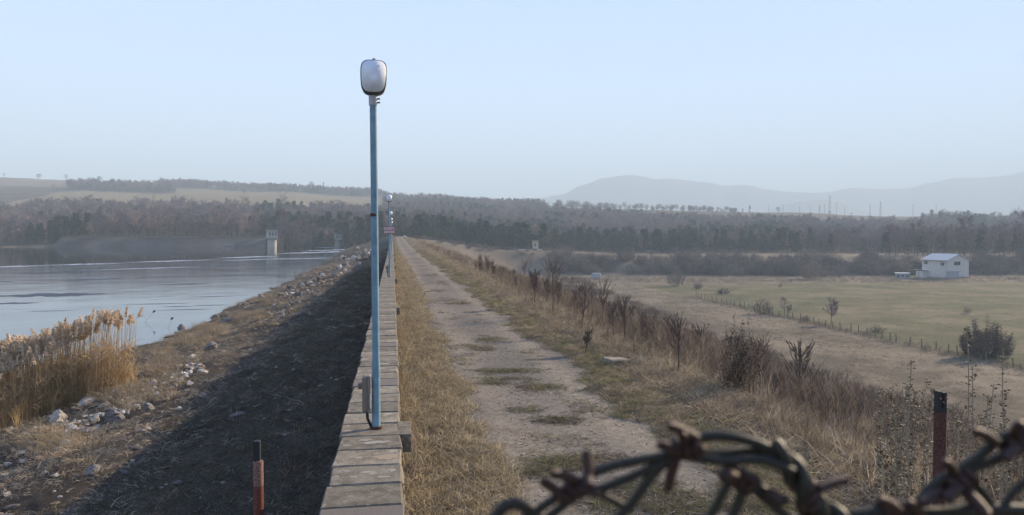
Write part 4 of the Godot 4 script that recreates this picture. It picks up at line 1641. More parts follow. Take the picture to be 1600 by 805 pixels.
func weeds() -> void:
	var list := [
		[828, 442, 395, 0.0, "dead broom weed nearest the far end of the dam"],
		[817, 444, 408, 0.1, "slight dead weed just beside the farthest broom weed"],
		[864, 495, 407, -0.02, "tall dead broom weed with a full dark head above the bramble clump"],
		[853, 452, 412, 0.15, "leaning dead weed tucked behind the tall broom weed"],
		[884, 462, 432, 0.4, "small dead weed bent over towards the valley"],
		[908, 522, 443, 0.10, "dead weed slanting out over the slope with a narrow head"],
		[924, 490, 443, 0.0, "upright dead weed between the slanting one and its taller neighbour"],
		[941, 510, 442, 0.03, "tall straight dead weed in the middle of the row"],
		[952, 478, 455, 0.0, "short dead weed behind the tall straight one"],
		[975, 546, 466, 0.0, "thin dead weed rising from the grass above the concrete block"],
		[1003, 522, 490, 0.05, "low dead weed right after the thin one"],
		[1022, 530, 492, -0.05, "bushy low dead weed before the fan-headed one"],
		[1042, 538, 495, 0.0, "fan-headed dead weed with radiating leaves"],
		[1060, 590, 497, -0.02, "bare dead stalk with a small round head over the fan-headed weed"],
		[1082, 535, 506, 0.0, "tiny dead weed past the bare stalk"],
		[1092, 532, 510, 0.0, "last small dead weed before the dark bramble"],
		[913, 555, 515, 0.2, "small dark dead weed at the edge of the road shoulder"]]
	var k := 0
	for w in list:
		var p := spot(w[0], w[1])
		var zc := colz(p.x, p.z).y
		var h: float = (w[1] - w[2]) / F * zc * 1.05
		var o := thing("broom_weed", w[4], "dead weed", p, k * 1.3, "tall dead weeds along the valley side of the road")
		o.rotation.y = 0.0
		var parts := broom_weed(400 + k, h, w[3])
		put("stem", parts[0], M["twig"], o)
		put("branches", parts[1], M["twig"], o)
		k += 1
	var protos := []
	for v in 4:
		var parts := broom_weed(450 + v, 1.0, [0.0, 0.08, -0.06, 0.16][v])
		var o := Node3D.new()
		put("stem", parts[0], M["twig"], o)
		put("branches", parts[1], M["twig"], o)
		protos.append(o)
	for i in 34:
		var d := exp(rng.randf_range(log(13.0), log(62.0)))
		var x := rng.randf_range(4.9, 8.5)
		var h := rng.randf_range(0.6, 1.35)
		dup(protos[i % 4], "broom_weed", "smaller dead broom weed half hidden in the tall grass of the valley side", "dead weed", Transform3D(Basis(Vector3.UP, rng.randf() * TAU).scaled_local(Vector3(h, h, h)), Vector3(x, top_y(x, -d), -d)), "smaller dead weeds in the grass")
	for o in protos:
		o.free()
	# beaded stalks by the gate post; [column, y of the tip, metres ahead]
	var tall := [
		[1516, 508, 6.4, "tallest beaded seed stalk, standing just past the rusty post"],
		[1411, 563, 6.2, "beaded seed stalk leaning on the near side of the rusty post"],
		[1424, 606, 6.0, "shorter beaded stalk close against the rusty post"],
		[1575, 545, 6.6, "lone beaded seed stalk nearest the picture's edge"],
		[1530, 570, 6.9, "thin beaded stalk behind the tallest one"],
		[1540, 600, 6.1, "side stalk below the tallest beaded one"],
		[1400, 660, 6.3, "low beaded stalk in the thicket before the rusty post"],
		[1560, 640, 6.0, "low beaded stalk between the tallest and the lone one"]]
	k = 0
	for w in tall:
		var tip := at_depth(w[0], w[1], w[2])
		var y := gy(tip.x, tip.z)
		var o := thing("seed_stalk", w[3], "dead weed", Vector3(tip.x, y, tip.z), 0.0, "beaded seed stalks by the rusty post")
		var parts := stalk(tip.y - y, 500 + k)
		put("stem", parts[0], M["twig"], o)
		put("seed_pods", parts[1], M["twig"], o)
		k += 1
	# many more of them make a thicket round the post
	for v in 3:
		var parts := stalk(1.0, 520 + v)
		var xf := []
		var cl := PackedColorArray()
		for i in 22:
			var p := at_depth(rng.randf_range(1370.0, 1640.0), 600.0, rng.randf_range(5.4, 8.5))
			spread_on(xf, cl, p.x, p.z, rng.randf_range(0.7, 1.25), 0.8, 1.2)
		scatter("seed_stalks", parts[0], M["twig"], xf, cl)
		scatter("seed_pods", parts[1], M["twig"], xf, cl)
	# dark bramble with three thin stalks
	var b := spot(1155, 622)
	var zb := colz(b.x, b.z).y
	var o := thing("bramble_bush", "dark tangled bramble on the slope with three thin stalks above it", "bush", b)
	var lf := Geo.new()
	for i in 1500:
		var d := Vector3(rng.randfn(), rng.randfn(), rng.randfn()).normalized() * pow(rng.randf(), 0.4)
		var wob := 1.0 + nb.get_noise_3dv(d * 9.0) * 1.1
		var q := Vector3(d.x * 0.30 * wob + sin(d.y * 3.0) * 0.08, 0.50 + d.y * 0.56 * wob, d.z * 0.30 * wob)
		lf.blade(q, Vector3(rng.randfn(), rng.randfn() + 0.2, rng.randfn()).normalized(), Vector3(0, -0.3, 0), rng.randf_range(0.03, 0.075), 0.022, [Color(0.075, 0.062, 0.052), Color(0.11, 0.088, 0.07), Color(0.16, 0.13, 0.10)][i % 3])
	put("leaves", lf.mesh(), M["twig"], o)
	put("stems", twigs(541, 44, 1.15, 0.2, 0.005, BROWN), M["twig"], o)
	for q in [[1143, 490], [1154, 500], [1170, 488]]:
		var tip := at_depth(q[0], q[1], zb)
		var parts := stalk(tip.y - b.y, 545 + q[0])
		var n := put("stalk", parts[0], M["twig"], o, Vector3(tip.x - b.x, 0, tip.z - b.z))
		put("seed_pods", parts[1], M["twig"], n)
	# dead thistles on the shaded slope by the wall
	for q in [[453, 742, 668, "dry thistle with drooping heads in the wall's shadow"], [430, 660, 626, "small curled dead plant further up the shaded slope"], [372, 660, 628, "wiry dead plant at the rim of the wall's shadow"]]:
		var p := spot(q[0], q[1])
		var zc := colz(p.x, p.z).y
		var th := thing("thistle", q[3], "dead weed", p)
		var h: float = (q[1] - q[2]) / F * zc
		put("stems", twigs(560 + q[0], 7, h, 0.06, 0.004, DULL), M["dry"], th)
		put("leaves", tuft(570 + q[0], 16, h * 0.5, 0.05, 1.0, 0.012, BROWN), M["dry"], th)

# ---------------------------------------------------------------- trees
func bare_tree(sd: int, h: float, wide: float) -> Array:
	var r := RandomNumberGenerator.new()
	r.seed = sd
	var tr := Geo.new()
	var cr := Geo.new()
	tr.tube([Vector3(0, -0.4, 0), Vector3(0.05, h * 0.3, 0), Vector3(0.0, h * 0.62, 0.05), Vector3(0.05, h * 0.86, 0)], [0.16, 0.12, 0.07, 0.03], 5, Color.WHITE, false)
	for i in 26:
		var t := r.randf_range(0.22, 0.85)
		var p := Vector3(0.04, h * t, 0.02)
		var a := r.randf() * TAU
		var o := Vector3(cos(a), 0, sin(a))
		var reach := wide * (1.0 - absf(t - 0.48) * 1.1) * r.randf_range(0.55, 1.0)
		var e := p + o * reach + Vector3.UP * h * r.randf_range(0.10, 0.26)
		var m := p.lerp(e, 0.5) + Vector3(0, -0.12 * reach, 0)
		var col := Color(0.14, 0.112, 0.10)
		cr.tube([p, m, e], [0.05, 0.035, 0.015], 3, col, false)
		for k in 16:
			var q := m.lerp(e, r.randf_range(-0.2, 1.0))
			var b := r.randf() * TAU
			var d := (Vector3(cos(b), r.randf_range(0.2, 1.3), sin(b)) + o * 0.5).normalized()
			cr.blade(q, d, Vector3(r.randf_range(-0.4, 0.4), 0.3, r.randf_range(-0.4, 0.4)), r.randf_range(0.6, 1.5) * h / 9.0, 0.12 * h / 9.0, Color(0.165, 0.128, 0.128) * r.randf_range(0.8, 1.25))
	return [tr.mesh(), cr.mesh()]

func pine(sd: int, h: float, wide: float) -> Array:
	var r := RandomNumberGenerator.new()
	r.seed = sd
	var tr := Geo.new()
	var cr := Geo.new()
	tr.tube([Vector3(0, -0.4, 0), Vector3(0, h * 0.9, 0)], [0.16, 0.03], 5, Color.WHITE, false)
	for i in 78:
		var t := pow(r.randf(), 0.9) * 0.82 + 0.14
		var a := r.randf() * TAU
		var o := Vector3(cos(a), 0, sin(a))
		var reach := wide * (pow(1.06 - t, 0.7) * 0.95) * r.randf_range(0.5, 1.12)
		var p := Vector3(0, h * t, 0)
		for k in 6:
			var q := p + o * reach * (0.25 + 0.15 * k) + Vector3(r.randf_range(-0.2, 0.2), r.randf_range(-0.25, 0.2) - reach * 0.05 * k, r.randf_range(-0.2, 0.2))
			var d := (o + Vector3(r.randf_range(-0.8, 0.8), r.randf_range(-0.1, 0.6), r.randf_range(-0.8, 0.8))).normalized()
			cr.blade(q, d, Vector3(0, 0.2, 0), r.randf_range(0.5, 0.95) * h / 9.0, 0.34 * h / 9.0, Color(0.055, 0.074, 0.056) * r.randf_range(0.7, 1.4))
	return [tr.mesh(), cr.mesh()]

func shrub(sd: int, h: float, wide: float, col: Color) -> Array:
	var r := RandomNumberGenerator.new()
	r.seed = sd
	var st := Geo.new()
	var tw := Geo.new()
	for i in 26:
		var a := r.randf() * TAU
		var o := Vector3(cos(a), 0, sin(a)) * wide * sqrt(r.randf())
		var e := o + Vector3.UP * h * sqrt(maxf(0.05, 1.0 - o.length_squared() / (wide * wide) * 0.85)) * r.randf_range(0.75, 1.0)
		st.tube([o * 0.15, o * 0.55 + e * 0.2, e], [0.03, 0.022, 0.008], 3, col, false)
		for k in 16:
			var q := (o * 0.6).lerp(e, r.randf_range(0.15, 1.0))
			var b := r.randf() * TAU
			tw.blade(q, Vector3(cos(b), r.randf_range(0.1, 1.0), sin(b)).normalized(), Vector3(0, 0.3, 0), h * r.randf_range(0.12, 0.3), 0.016 * h, col * r.randf_range(0.8, 1.35))
	return [st.mesh(), tw.mesh()]

func tree_proto(parts: Array, mat: String, names: Array) -> Node3D:
	var o := Node3D.new()
	put(names[0], parts[0], M["bark"] if names[0] == "trunk" else M["twig"], o)
	put(names[1], parts[1], M[mat], o)
	return o

func in_wood(c: float, d: float, x: float, z: float) -> bool:
	var k := zone(x, z)
	if k == 6:
		if c > 850.0 and d > lerpf(850.0, 735.0, clampf((c - 850.0) / 200.0, 0.0, 1.0)):
			return c > 1440.0 and d < 840.0
		if c < 600.0 and d > 930.0:
			return (c > 106.0 + na.get_noise_2d(d * 2.0, 9.0) * 30.0 and c < 285.0 and d < 1110.0) or (c > 250.0 and d > 1160.0 and d < 1380.0 and na.get_noise_2d(x * 0.5, z * 0.5) > -0.16)
		return d < 1150.0
	return false

func woods() -> void:
	var bare := []
	var pines := []
	for v in 5:
		bare.append(tree_proto(bare_tree(600 + v, 8.4 + v * 0.5, 2.5 + 0.25 * v), "twig", ["trunk", "crown"]))
	for v in 4:
		pines.append(tree_proto(pine(620 + v, 8.2 + v * 0.9, 2.2 + 0.12 * v), "needle", ["trunk", "crown"]))
	var lots := []       # [camera depth, position, is pine, column]
	var step := 5.6
	for zi in 188:
		var d := 342.0 + zi * step
		var n := int((1800.0 / F * d) / step)
		for i in n:
			var c := -100.0 + 1800.0 * (i + rng.randf()) / n
			var dd := d + rng.randf_range(-2.5, 2.5)
			var p := column_at(c, dd)
			if not in_wood(c, dd, p.x, p.z):
				continue
			if dd > 700.0 and rng.randf() < 0.25:
				continue
			var grove := na.get_noise_2d(p.x * 0.35 + 300.0, p.z * 0.35)
			var band := 0.0
			if c > 400.0 and c < 640.0:
				band = 0.35 * smoothstep(520.0, 380.0, dd)
			if c > 620.0 and c < 1010.0:
				band = 0.42 * smoothstep(560.0, 420.0, dd)
			if c > 1040.0 and c < 1300.0:
				band = 0.38 * smoothstep(640.0, 450.0, dd)
			if c <= 400.0:
				band = 0.16 * smoothstep(420.0, 360.0, dd) - 0.30
			var is_pine := grove + band > 0.16
			lots.append([dd, p, is_pine, c])
	lots.sort_custom(func(a, b): return a[0] < b[0])
	var shown := [0, 0]
	var xf := {}
	var cl := {}
	for l in lots:
		var is_pine: bool = l[2]
		var v := rng.randi() % (4 if is_pine else 5)
		var s := rng.randf_range(0.6, 1.25)
		var xt := Transform3D(Basis(Vector3.UP, rng.randf() * TAU).scaled_local(Vector3(s * rng.randf_range(0.9, 1.15), s, s * rng.randf_range(0.9, 1.15))), l[1])
		var in_frame: bool = l[3] > -5.0 and l[3] < 1605.0
		var which := 1 if is_pine else 0
		var stride := 1 if (l[3] < 620.0) else 2
		if in_frame and shown[which] < (290 if is_pine else 190) and (shown[which] % stride == 0 or rng.randf() < 0.5) and rng.randf() < 0.8:
			shown[which] += 1
			var left: bool = l[3] < 600.0
			if is_pine:
				dup(pines[v], "pine_tree", "dark green pine at the foot of the wood across the lake" if left else "dark green pine at the near edge of the wood beyond the valley", "pine tree", xt, "pines of the wood across the lake" if left else "pines of the valley wood")
			else:
				dup(bare[v], "bare_tree", "leafless purple-brown tree at the foot of the wood across the lake" if left else "leafless purple-brown tree at the near edge of the wood beyond the valley", "tree", xt, "leafless trees across the lake" if left else "leafless trees of the valley wood")
		else:
			var key := "%d%d" % [which, v]
			if not xf.has(key):
				xf[key] = []
				cl[key] = PackedColorArray()
			xf[key].append(xt)
			var q := rng.randf_range(0.75, 1.2)
			var warm := nb.get_noise_2d(l[1].x * 0.2, l[1].z * 0.2) * 0.25
			cl[key].append(Color(q * (1.0 + warm), q, q * (1.0 - warm * 0.5)))
	for key in xf:
		var src: Node3D = (pines if key[0] == "1" else bare)[int(key.substr(1))]
		for part in ["trunk", "crown"]:
			var mi: MeshInstance3D = src.get_node(part)
			scatter("forest", mi.mesh, mi.material_override, xf[key], cl[key])
	# trees one can pick out; [column, base y, height, kind, label] or placed at a depth
	var single := [
		[441, 690.0, 15.0, 0, 1.35, "big round leafless tree standing out before the tan field"],
		[215, 640.0, 13.0, 1, 1.0, "tall pale leafless tree topping the wood before the dark grove"],
		[240, 645.0, 12.5, 2, 0.7, "slender leafless tree beside the tall pale one"],
		[272, 650.0, 12.0, 3, 0.8, "forked pale leafless tree, first of the pair before the field"],
		[286, 650.0, 11.5, 4, 0.8, "second of the pair of pale leafless trees before the field"],
		[8, 1390.0, 8.0, 0, 1.2, "small round tree alone at the top of the hill"],
		[62, 1380.0, 10.0, 1, 1.7, "broad tree clump first along the hilltop"],
		[105, 1370.0, 11.0, 2, 1.5, "dark round tree second along the hilltop"],
		[86, 1000.0, 8.0, 3, 0.9, "lone tree by the ploughed parcel on the hill"],
		[487, 1350.0, 16.0, 0, 1.5, "large domed tree on the skyline beside the poplar"],
		[395, 1200.0, 13.0, 4, 1.3, "open-branched tree standing on the hill's edge over the field"],
		[382, 950.0, 8.0, 2, 1.3, "bush on the far rim of the tan field"],
		[801, 470.0, 9.0, 2, 0.6, "pale stemmed tree at the wood's edge beyond the shed"],
		[1001, 372.0, 9.5, 1, 0.55, "single pale bare tree on the terrace before the pines"],
		[1086, 420.0, 9.0, 3, 0.9, "pale bushy bare tree by the terrace pines"]]
	for s in single:
		var p := column_at(s[0], s[1])
		var src: Node3D = bare[s[3]]
		var k: float = s[2] / (8.4 + s[3] * 0.5)
		dup(src, "bare_tree", s[5], "tree", Transform3D(Basis(Vector3.UP, s[0]).scaled_local(Vector3(k * s[4], k, k * s[4])), p))
	var pp := column_at(506, 1350)
	dup(bare[1], "poplar_tree", "tall narrow poplar standing up from the hill skyline", "poplar", Transform3D(Basis().scaled_local(Vector3(0.62, 2.1, 0.62)), pp))
	for q in [[530, 1300.0, 13.0, "pointed conifer on the skyline, taller of the two by the poplar"], [536, 1300.0, 11.0, "shorter pointed conifer of the two by the poplar"], [1171, 1010.0, 8.5, "pointed conifer at the end of the ridge tree line"], [1160, 1015.0, 7.0, "small conifer just before the pointed one on the ridge"], [1537, 400.0, 16.0, "tall dark conifer rising behind the white house"], [1407, 420.0, 9.0, "short conifer in the haze behind the pale cabin"]]:
		dup(pines[q[0] % 4], "conifer", q[3], "conifer", Transform3D(Basis().scaled_local(Vector3(q[2] / 9.5 * 0.8, q[2] / 9.5, q[2] / 9.5 * 0.8)), column_at(q[0], q[1])))
	var xh := []
	var ch := PackedColorArray()
	for i in 90:     # hedge and trees along the left skyline
		var c := rng.randf_range(120.0, 720.0)
		var s := rng.randf_range(0.35, 0.95)
		if i >= 36:
			xh.append(Transform3D(Basis(Vector3.UP, rng.randf() * TAU).scaled_local(Vector3(s * 1.5, s, s * 1.5)), column_at(c, rng.randf_range(1290.0, 1395.0))))
			ch.append(Color.WHITE)
			continue
		dup(bare[rng.randi() % 5], "bare_tree", "small leafless tree in the hedge along the left skyline", "tree", Transform3D(Basis(Vector3.UP, rng.randf() * TAU).scaled_local(Vector3(s * 1.5, s, s * 1.5)), column_at(c, rng.randf_range(1290.0, 1395.0))), "trees of the hill skyline")
	for i in 150:     # ridge line beyond the valley wood
		var t := rng.randf()
		var c := lerpf(870.0, 1150.0, t)
		var s := rng.randf_range(0.5, 1.25) * lerpf(1.0, 0.6, t)
		if i >= 50:
			xh.append(Transform3D(Basis(Vector3.UP, rng.randf() * TAU).scaled_local(Vector3(s * 1.5, s, s * 1.5)), column_at(c, rng.randf_range(960.0, 1100.0))))
			ch.append(Color.WHITE)
			continue
		dup(bare[rng.randi() % 5], "bare_tree", "round leafless tree in the tree line on the ridge before the mountain", "tree", Transform3D(Basis(Vector3.UP, rng.randf() * TAU).scaled_local(Vector3(s * 1.5, s, s * 1.5)), column_at(c, rng.randf_range(960.0, 1100.0))), "trees of the ridge line")
	for part in ["trunk", "crown"]:
		var mi: MeshInstance3D = bare[2].get_node(part)
		scatter("hedge_trees", mi.mesh, mi.material_override, xh, ch)
	for i in 32:     # taller wood right behind the house
		var c := 1380.0 + 240.0 * (i + rng.randf()) / 32.0
		var s := rng.randf_range(1.1, 1.8)
		dup(bare[i % 5] if i % 4 else pines[i % 4], "bare_tree" if i % 4 else "pine_tree", "tall leafless tree close behind the white house" if i % 4 else "tall hazy pine close behind the white house", "tree" if i % 4 else "pine tree", Transform3D(Basis(Vector3.UP, rng.randf() * TAU).scaled_local(Vector3(s, s, s)), column_at(c, rng.randf_range(332.0, 372.0))), "tall trees behind the white house" if i % 4 else "pines behind the white house")
	for q in [[1216, 0.9, "bare tree between the poles at the start of the ridge"], [1296, 0.6, "bush round the foot of the lattice mast"], [1330, 0.5, "low bush after the lattice mast on the ridge"], [1440, 0.7, "wide low tree on the ridge near the end of the pole row"], [1450, 0.6, "small tree beside the wide one on the ridge"], [1500, 0.8, "round tree on the ridge over the white house"]]:
		dup(bare[int(q[0]) % 5], "bare_tree", q[2], "tree", Transform3D(Basis().scaled_local(Vector3(q[1] * 1.6, q[1], q[1] * 1.6)), column_at(q[0], 1060.0)))
	# brush on the terrace bank, along the fence, and single bushes
	var br := []
	for v in 4:
		br.append(tree_proto(shrub(700 + v, 2.6 + 0.3 * v, 1.9, [Color(0.115, 0.095, 0.085), Color(0.15, 0.12, 0.105), Color(0.095, 0.085, 0.08), Color(0.17, 0.14, 0.115)][v]), "twig", ["stems", "twigs"]))
	for i in 290:
		var c := 862.0 + 760.0 * rng.randf()
		var d := rng.randf_range(306.0, 324.0)
		var p := column_at(c, d)
		var s := rng.randf_range(1.0, 1.9)
		if c > 940.0 and c < 1010.0 and rng.randf() < 0.7:
			continue
		if c > 1430.0 and c < 1530.0 and rng.randf() < 0.4:
			continue
		dup(br[rng.randi() % 4], "shrub", "leafless shrub in the dark thicket along the terrace bank", "shrub", Transform3D(Basis(Vector3.UP, rng.randf() * TAU).scaled_local(Vector3(s * 1.2, s, s * 1.2)), p), "shrubs of the terrace bank")
	for i in 44:
		var p := column_at(rng.randf_range(660.0, 870.0), rng.randf_range(322.0, 342.0))
		var s := rng.randf_range(0.25, 0.7)
		dup(br[rng.randi() % 4], "shrub", "low shrub on the slope running up to the dam's far end", "shrub", Transform3D(Basis(Vector3.UP, rng.randf() * TAU).scaled_local(Vector3(s * 1.5, s, s * 1.5)), p), "shrubs by the dam's far end")
	for q in [[1055, 447, 22, 1.0, "dark round bush at the corner of the meadow"], [1090, 452, 9, 1.5, "low bush next along the meadow edge"], [1192, 491, 28, 0.8, "grey leafless bush on the fence line, thickest of those by the small trees"], [1271, 437, 22, 1.6, "wide thin bush at the far edge of the meadow"], [1311, 432, 14, 1.0, "tight dark bush at the far edge of the meadow"], [1368, 431, 9, 1.2, "small dark bush near the pale cabin"], [1260, 501, 9, 2.2, "low brambles in the fence between the two small trees"], [1370, 519, 10, 2.4, "low brambles along the middle of the fence"], [930, 462, 10, 2.0, "low brush where the grassland narrows"], [1130, 460, 8, 2.0, "bush on the fence line near the meadow corner"]]:
		var p := spot(q[0], q[1])
		var zc := colz(p.x, p.z).y
		var k: float = q[2] / F * zc / 2.5
		dup(br[int(q[0]) % 4], "shrub", q[4], "bush", Transform3D(Basis(Vector3.UP, q[0]).scaled_local(Vector3(k * q[3] * 0.95, k, k * q[3] * 0.95)), p))
	var bp := spot(1540, 557)
	var bz := colz(bp.x, bp.z).y
	var bush := thing("shrub", "large rounded leafless bush casting a long shadow by the fence", "bush", bp)
	var bg := Geo.new()
	var bt := Geo.new()
	for i in 90:
		var a := rng.randf() * TAU
		var o := Vector3(cos(a), 0, sin(a)) * sqrt(rng.randf()) * 3.4
		var e := o + Vector3.UP * (0.6 + 4.3 * sqrt(maxf(0.02, 1.0 - o.length_squared() / 12.6))) * rng.randf_range(0.75, 1.0) * (1.0 + 0.45 * nb.get_noise_2d(o.x * 4.0, o.z * 4.0))
		bg.tube([o * 0.1, o * 0.6 + e * 0.18, e], [0.05, 0.03, 0.01], 3, Color(0.13, 0.11, 0.09), false)
		for k in 80:
			var q := (o * 0.8).lerp(e, rng.randf_range(0.08, 1.0))
			bt.blade(q, Vector3(rng.randfn(), absf(rng.randfn()) * 0.7, rng.randfn()).normalized(), Vector3(0, 0.3, 0), rng.randf_range(0.3, 0.8), 0.045, Color(0.10, 0.085, 0.072) * rng.randf_range(0.8, 1.3))
	put("stems", bg.mesh(), M["twig"], bush)
	put("twigs", bt.mesh(), M["twig"], bush)
	bush.scale = Vector3.ONE * (bz / 106.0)
	for q in [[1226, 493, 30, "small crooked bare tree on the fence line"], [1299, 508, 34, "small upright bare tree growing in the fence"], [1233, 494, 16, "sapling against the crooked tree by the fence"]]:
		var p := spot(q[0], q[1])
		var zc := colz(p.x, p.z).y
		var k: float = q[2] / F * zc / 9.0
		dup(bare[int(q[0]) % 5], "bare_tree", q[3], "tree", Transform3D(Basis(Vector3.UP, q[0]).scaled_local(Vector3(k, k, k)), p))
	for o in bare + pines + br:
		o.free()

# ---------------------------------------------------------------- buildings and other far things
func house() -> void:
	var p := column_at(1480, 281)
	# the near corner stands on p; one wall runs away to the side, the gable the other way
	var view := Vector3(p.x, 0, p.z).normalized()
	var right := view.cross(Vector3.UP)
	var u := (-right * 0.78 + view * 0.63).normalized()     # along the eaves wall, away from the corner
	var w := (right * 0.80 + view * 0.60).normalized()      # along the gable
	w = (w - u * w.dot(u)).normalized()
	var L := 10.2
	var G := 11.2
	var H := 6.7
	var R := 2.0
	var t := thing("house", "two-storey white house with a pale metal gable roof at the edge of the meadow", "house", p + Vector3(0, -0.1, 0))
	var pt := func(a: float, b: float, y: float) -> Vector3: return u * a + w * b + Vector3(0, y, 0)
	var g := Geo.new()
	g.face([pt.call(0, 0, -0.5), pt.call(L, 0, -0.5), pt.call(L, 0, H), pt.call(0, 0, H)], -w)
	g.face([pt.call(0, G, -0.5), pt.call(L, G, -0.5), pt.call(L, G, H), pt.call(0, G, H)], w)
	g.face([pt.call(0, 0, -0.5), pt.call(0, G, -0.5), pt.call(0, G, H), pt.call(0, G / 2, H + R), pt.call(0, 0, H)], -u)
	g.face([pt.call(L, 0, -0.5), pt.call(L, G, -0.5), pt.call(L, G, H), pt.call(L, G / 2, H + R), pt.call(L, 0, H)], u)
	put("wall", g.mesh(), M["white_render"], t)
	for s in 2:
		g = Geo.new()
		var e := -0.5 if s == 0 else G + 0.5
		var dy := -0.18
		var q := [pt.call(-0.5, e, H + dy), pt.call(L + 0.5, e, H + dy), pt.call(L + 0.5, G / 2, H + R + 0.02), pt.call(-0.5, G / 2, H + R + 0.02)]
		var n: Vector3 = (Vector3.UP * G / 2 + w * (R if s else -R)).normalized()
		var q2 := []
		for v in q:
			q2.append(v + Vector3(0, 0.16, 0))
		g.face(q2, n)
		g.face(q, -n)
		for k in 4:
			var mid: Vector3 = (q[k] + q[(k + 1) % 4]) * 0.5 - (q[0] + q[2]) * 0.5
			g.face([q[k], q[(k + 1) % 4], q2[(k + 1) % 4], q2[k]], mid.normalized())
		put("roof", g.mesh(), M["roof_metal"], t)
	for gside in 2:
		g = Geo.new()
		var off: Vector3 = -w * 0.62 if gside == 0 else w * (G + 0.62)
		g.tube([u * -0.5 + off + Vector3(0, H - 0.16, 0), u * (L + 0.5) + off + Vector3(0, H - 0.16, 0)], [0.09], 8)
		put("gutter", g.mesh(), M["window_frame"], t)
	g = Geo.new()
	g.tube([u * 0.15 - w * 0.12 + Vector3(0, -0.3, 0), u * 0.15 - w * 0.12 + Vector3(0, H - 0.3, 0), u * 0.15 - w * 0.6 + Vector3(0, H - 0.16, 0)], [0.07], 8)
	put("downpipe", g.mesh(), M["window_frame"], t)
	g = Geo.new()
	g.box(u * (L * 0.5) + w * (G * 0.5) + Vector3(0, 0.15, 0), Vector3(L + 0.12, 0.9, G + 0.12), Color.WHITE, Basis(u, Vector3.UP, u.cross(Vector3.UP)))
	put("plinth", g.mesh(), M["pale_concrete"], t)
	var win := func(on_gable: bool, a: float, y: float, ww: float, hh: float, panes: int) -> void:
		var out: Vector3 = -u if on_gable else -w
		var along: Vector3 = w if on_gable else u
		var mid: Vector3 = along * a + Vector3(0, y, 0) + out * 0.03
		var bs := Basis(along, Vector3.UP, along.cross(Vector3.UP))
		var f := Geo.new()
		f.box(mid, Vector3(ww, hh, 0.08), Color.WHITE, bs)
		var node := put("window", f.mesh(), M["window_frame"], t)
		for k in panes:
			var gl := Geo.new()
			gl.box(mid + out * 0.045 + along * (ww / panes * (k - (panes - 1) * 0.5)), Vector3(ww / panes - 0.14, hh - 0.14, 0.04), Color.WHITE, bs)
			put("pane", gl.mesh(), M["window_glass"], node)
	win.call(false, 1.7, 5.3, 1.5, 1.25, 2)
	win.call(false, 8.6, 5.6, 1.5, 1.25, 2)
	win.call(true, 5.2, 5.5, 3.2, 1.4, 2)
	# garage door with its lintel, on the gable
	var bs := Basis(w, Vector3.UP, w.cross(Vector3.UP))
	g = Geo.new()
	g.box(w * 2.9 - u * 0.3 + Vector3(0, 1.1, 0), Vector3(5.2, 2.9, 0.6), Color.WHITE, bs)
	put("garage_door", g.mesh(), M["white_metal"], t)
	g = Geo.new()
	g.box(w * 2.9 - u * 0.4 + Vector3(0, 2.65, 0), Vector3(5.6, 0.2, 0.9), Color.WHITE, bs)
	put("lintel", g.mesh(), M["window_frame"], t)
	g = Geo.new()
	g.box(w * 9.4 - u * 0.6 + Vector3(0, 0.25, 0), Vector3(3.4, 0.5, 1.2), Color.WHITE, bs)
	put("steps", g.mesh(), M["box_grey"], t)
	# the porch
	var pp := u * (L - 1.2) - w * 1.4
	g = Geo.new()
	var bu := Basis(u, Vector3.UP, u.cross(Vector3.UP))
	g.box(pp + Vector3(0, 1.2, 0), Vector3(3.0, 2.6, 2.7), Color.WHITE, bu)
	var porch := put("porch", g.mesh(), M["white_render"], t)
	g = Geo.new()
	g.box(pp + Vector3(0, 2.75, 0) - w * 0.2, Vector3(3.8, 0.14, 3.3), Color.WHITE, Basis(u.normalized(), 0.16) * bu)
	put("porch_roof", g.mesh(), M["roof_metal"], porch)
	g = Geo.new()
	g.box(pp - w * 1.37 + u * 0.3 + Vector3(0, 1.0, 0), Vector3(0.9, 1.9, 0.06), Color.WHITE, bu)
	put("door", g.mesh(), M["window_frame"], porch)

func hut(called: String, label: String, cat: String, p: Vector3, size: Vector3, turn: float, wallm: String, roofm: String, windows := 2) -> void:
	var t := thing(called, label, cat, p, turn)
	var g := Geo.new()
	g.box(Vector3(0, size.y * 0.5 - 0.2, 0), size + Vector3(0, 0.4, 0))
	put("wall", g.mesh(), M[wallm], t)
	g = Geo.new()
	g.box(Vector3(0, size.y + 0.1, 0), Vector3(size.x + 0.5, 0.16, size.z + 0.5), Color.WHITE, Basis(Vector3.RIGHT, 0.07))
	put("roof", g.mesh(), M[roofm], t)
	for k in windows:
		g = Geo.new()
		g.box(Vector3(size.x * ((k + 0.5) / windows - 0.5), size.y * 0.55, size.z * 0.5 + 0.02), Vector3(size.x * 0.22, size.y * 0.35, 0.05))
		put("window", g.mesh(), M["window_glass"], t)

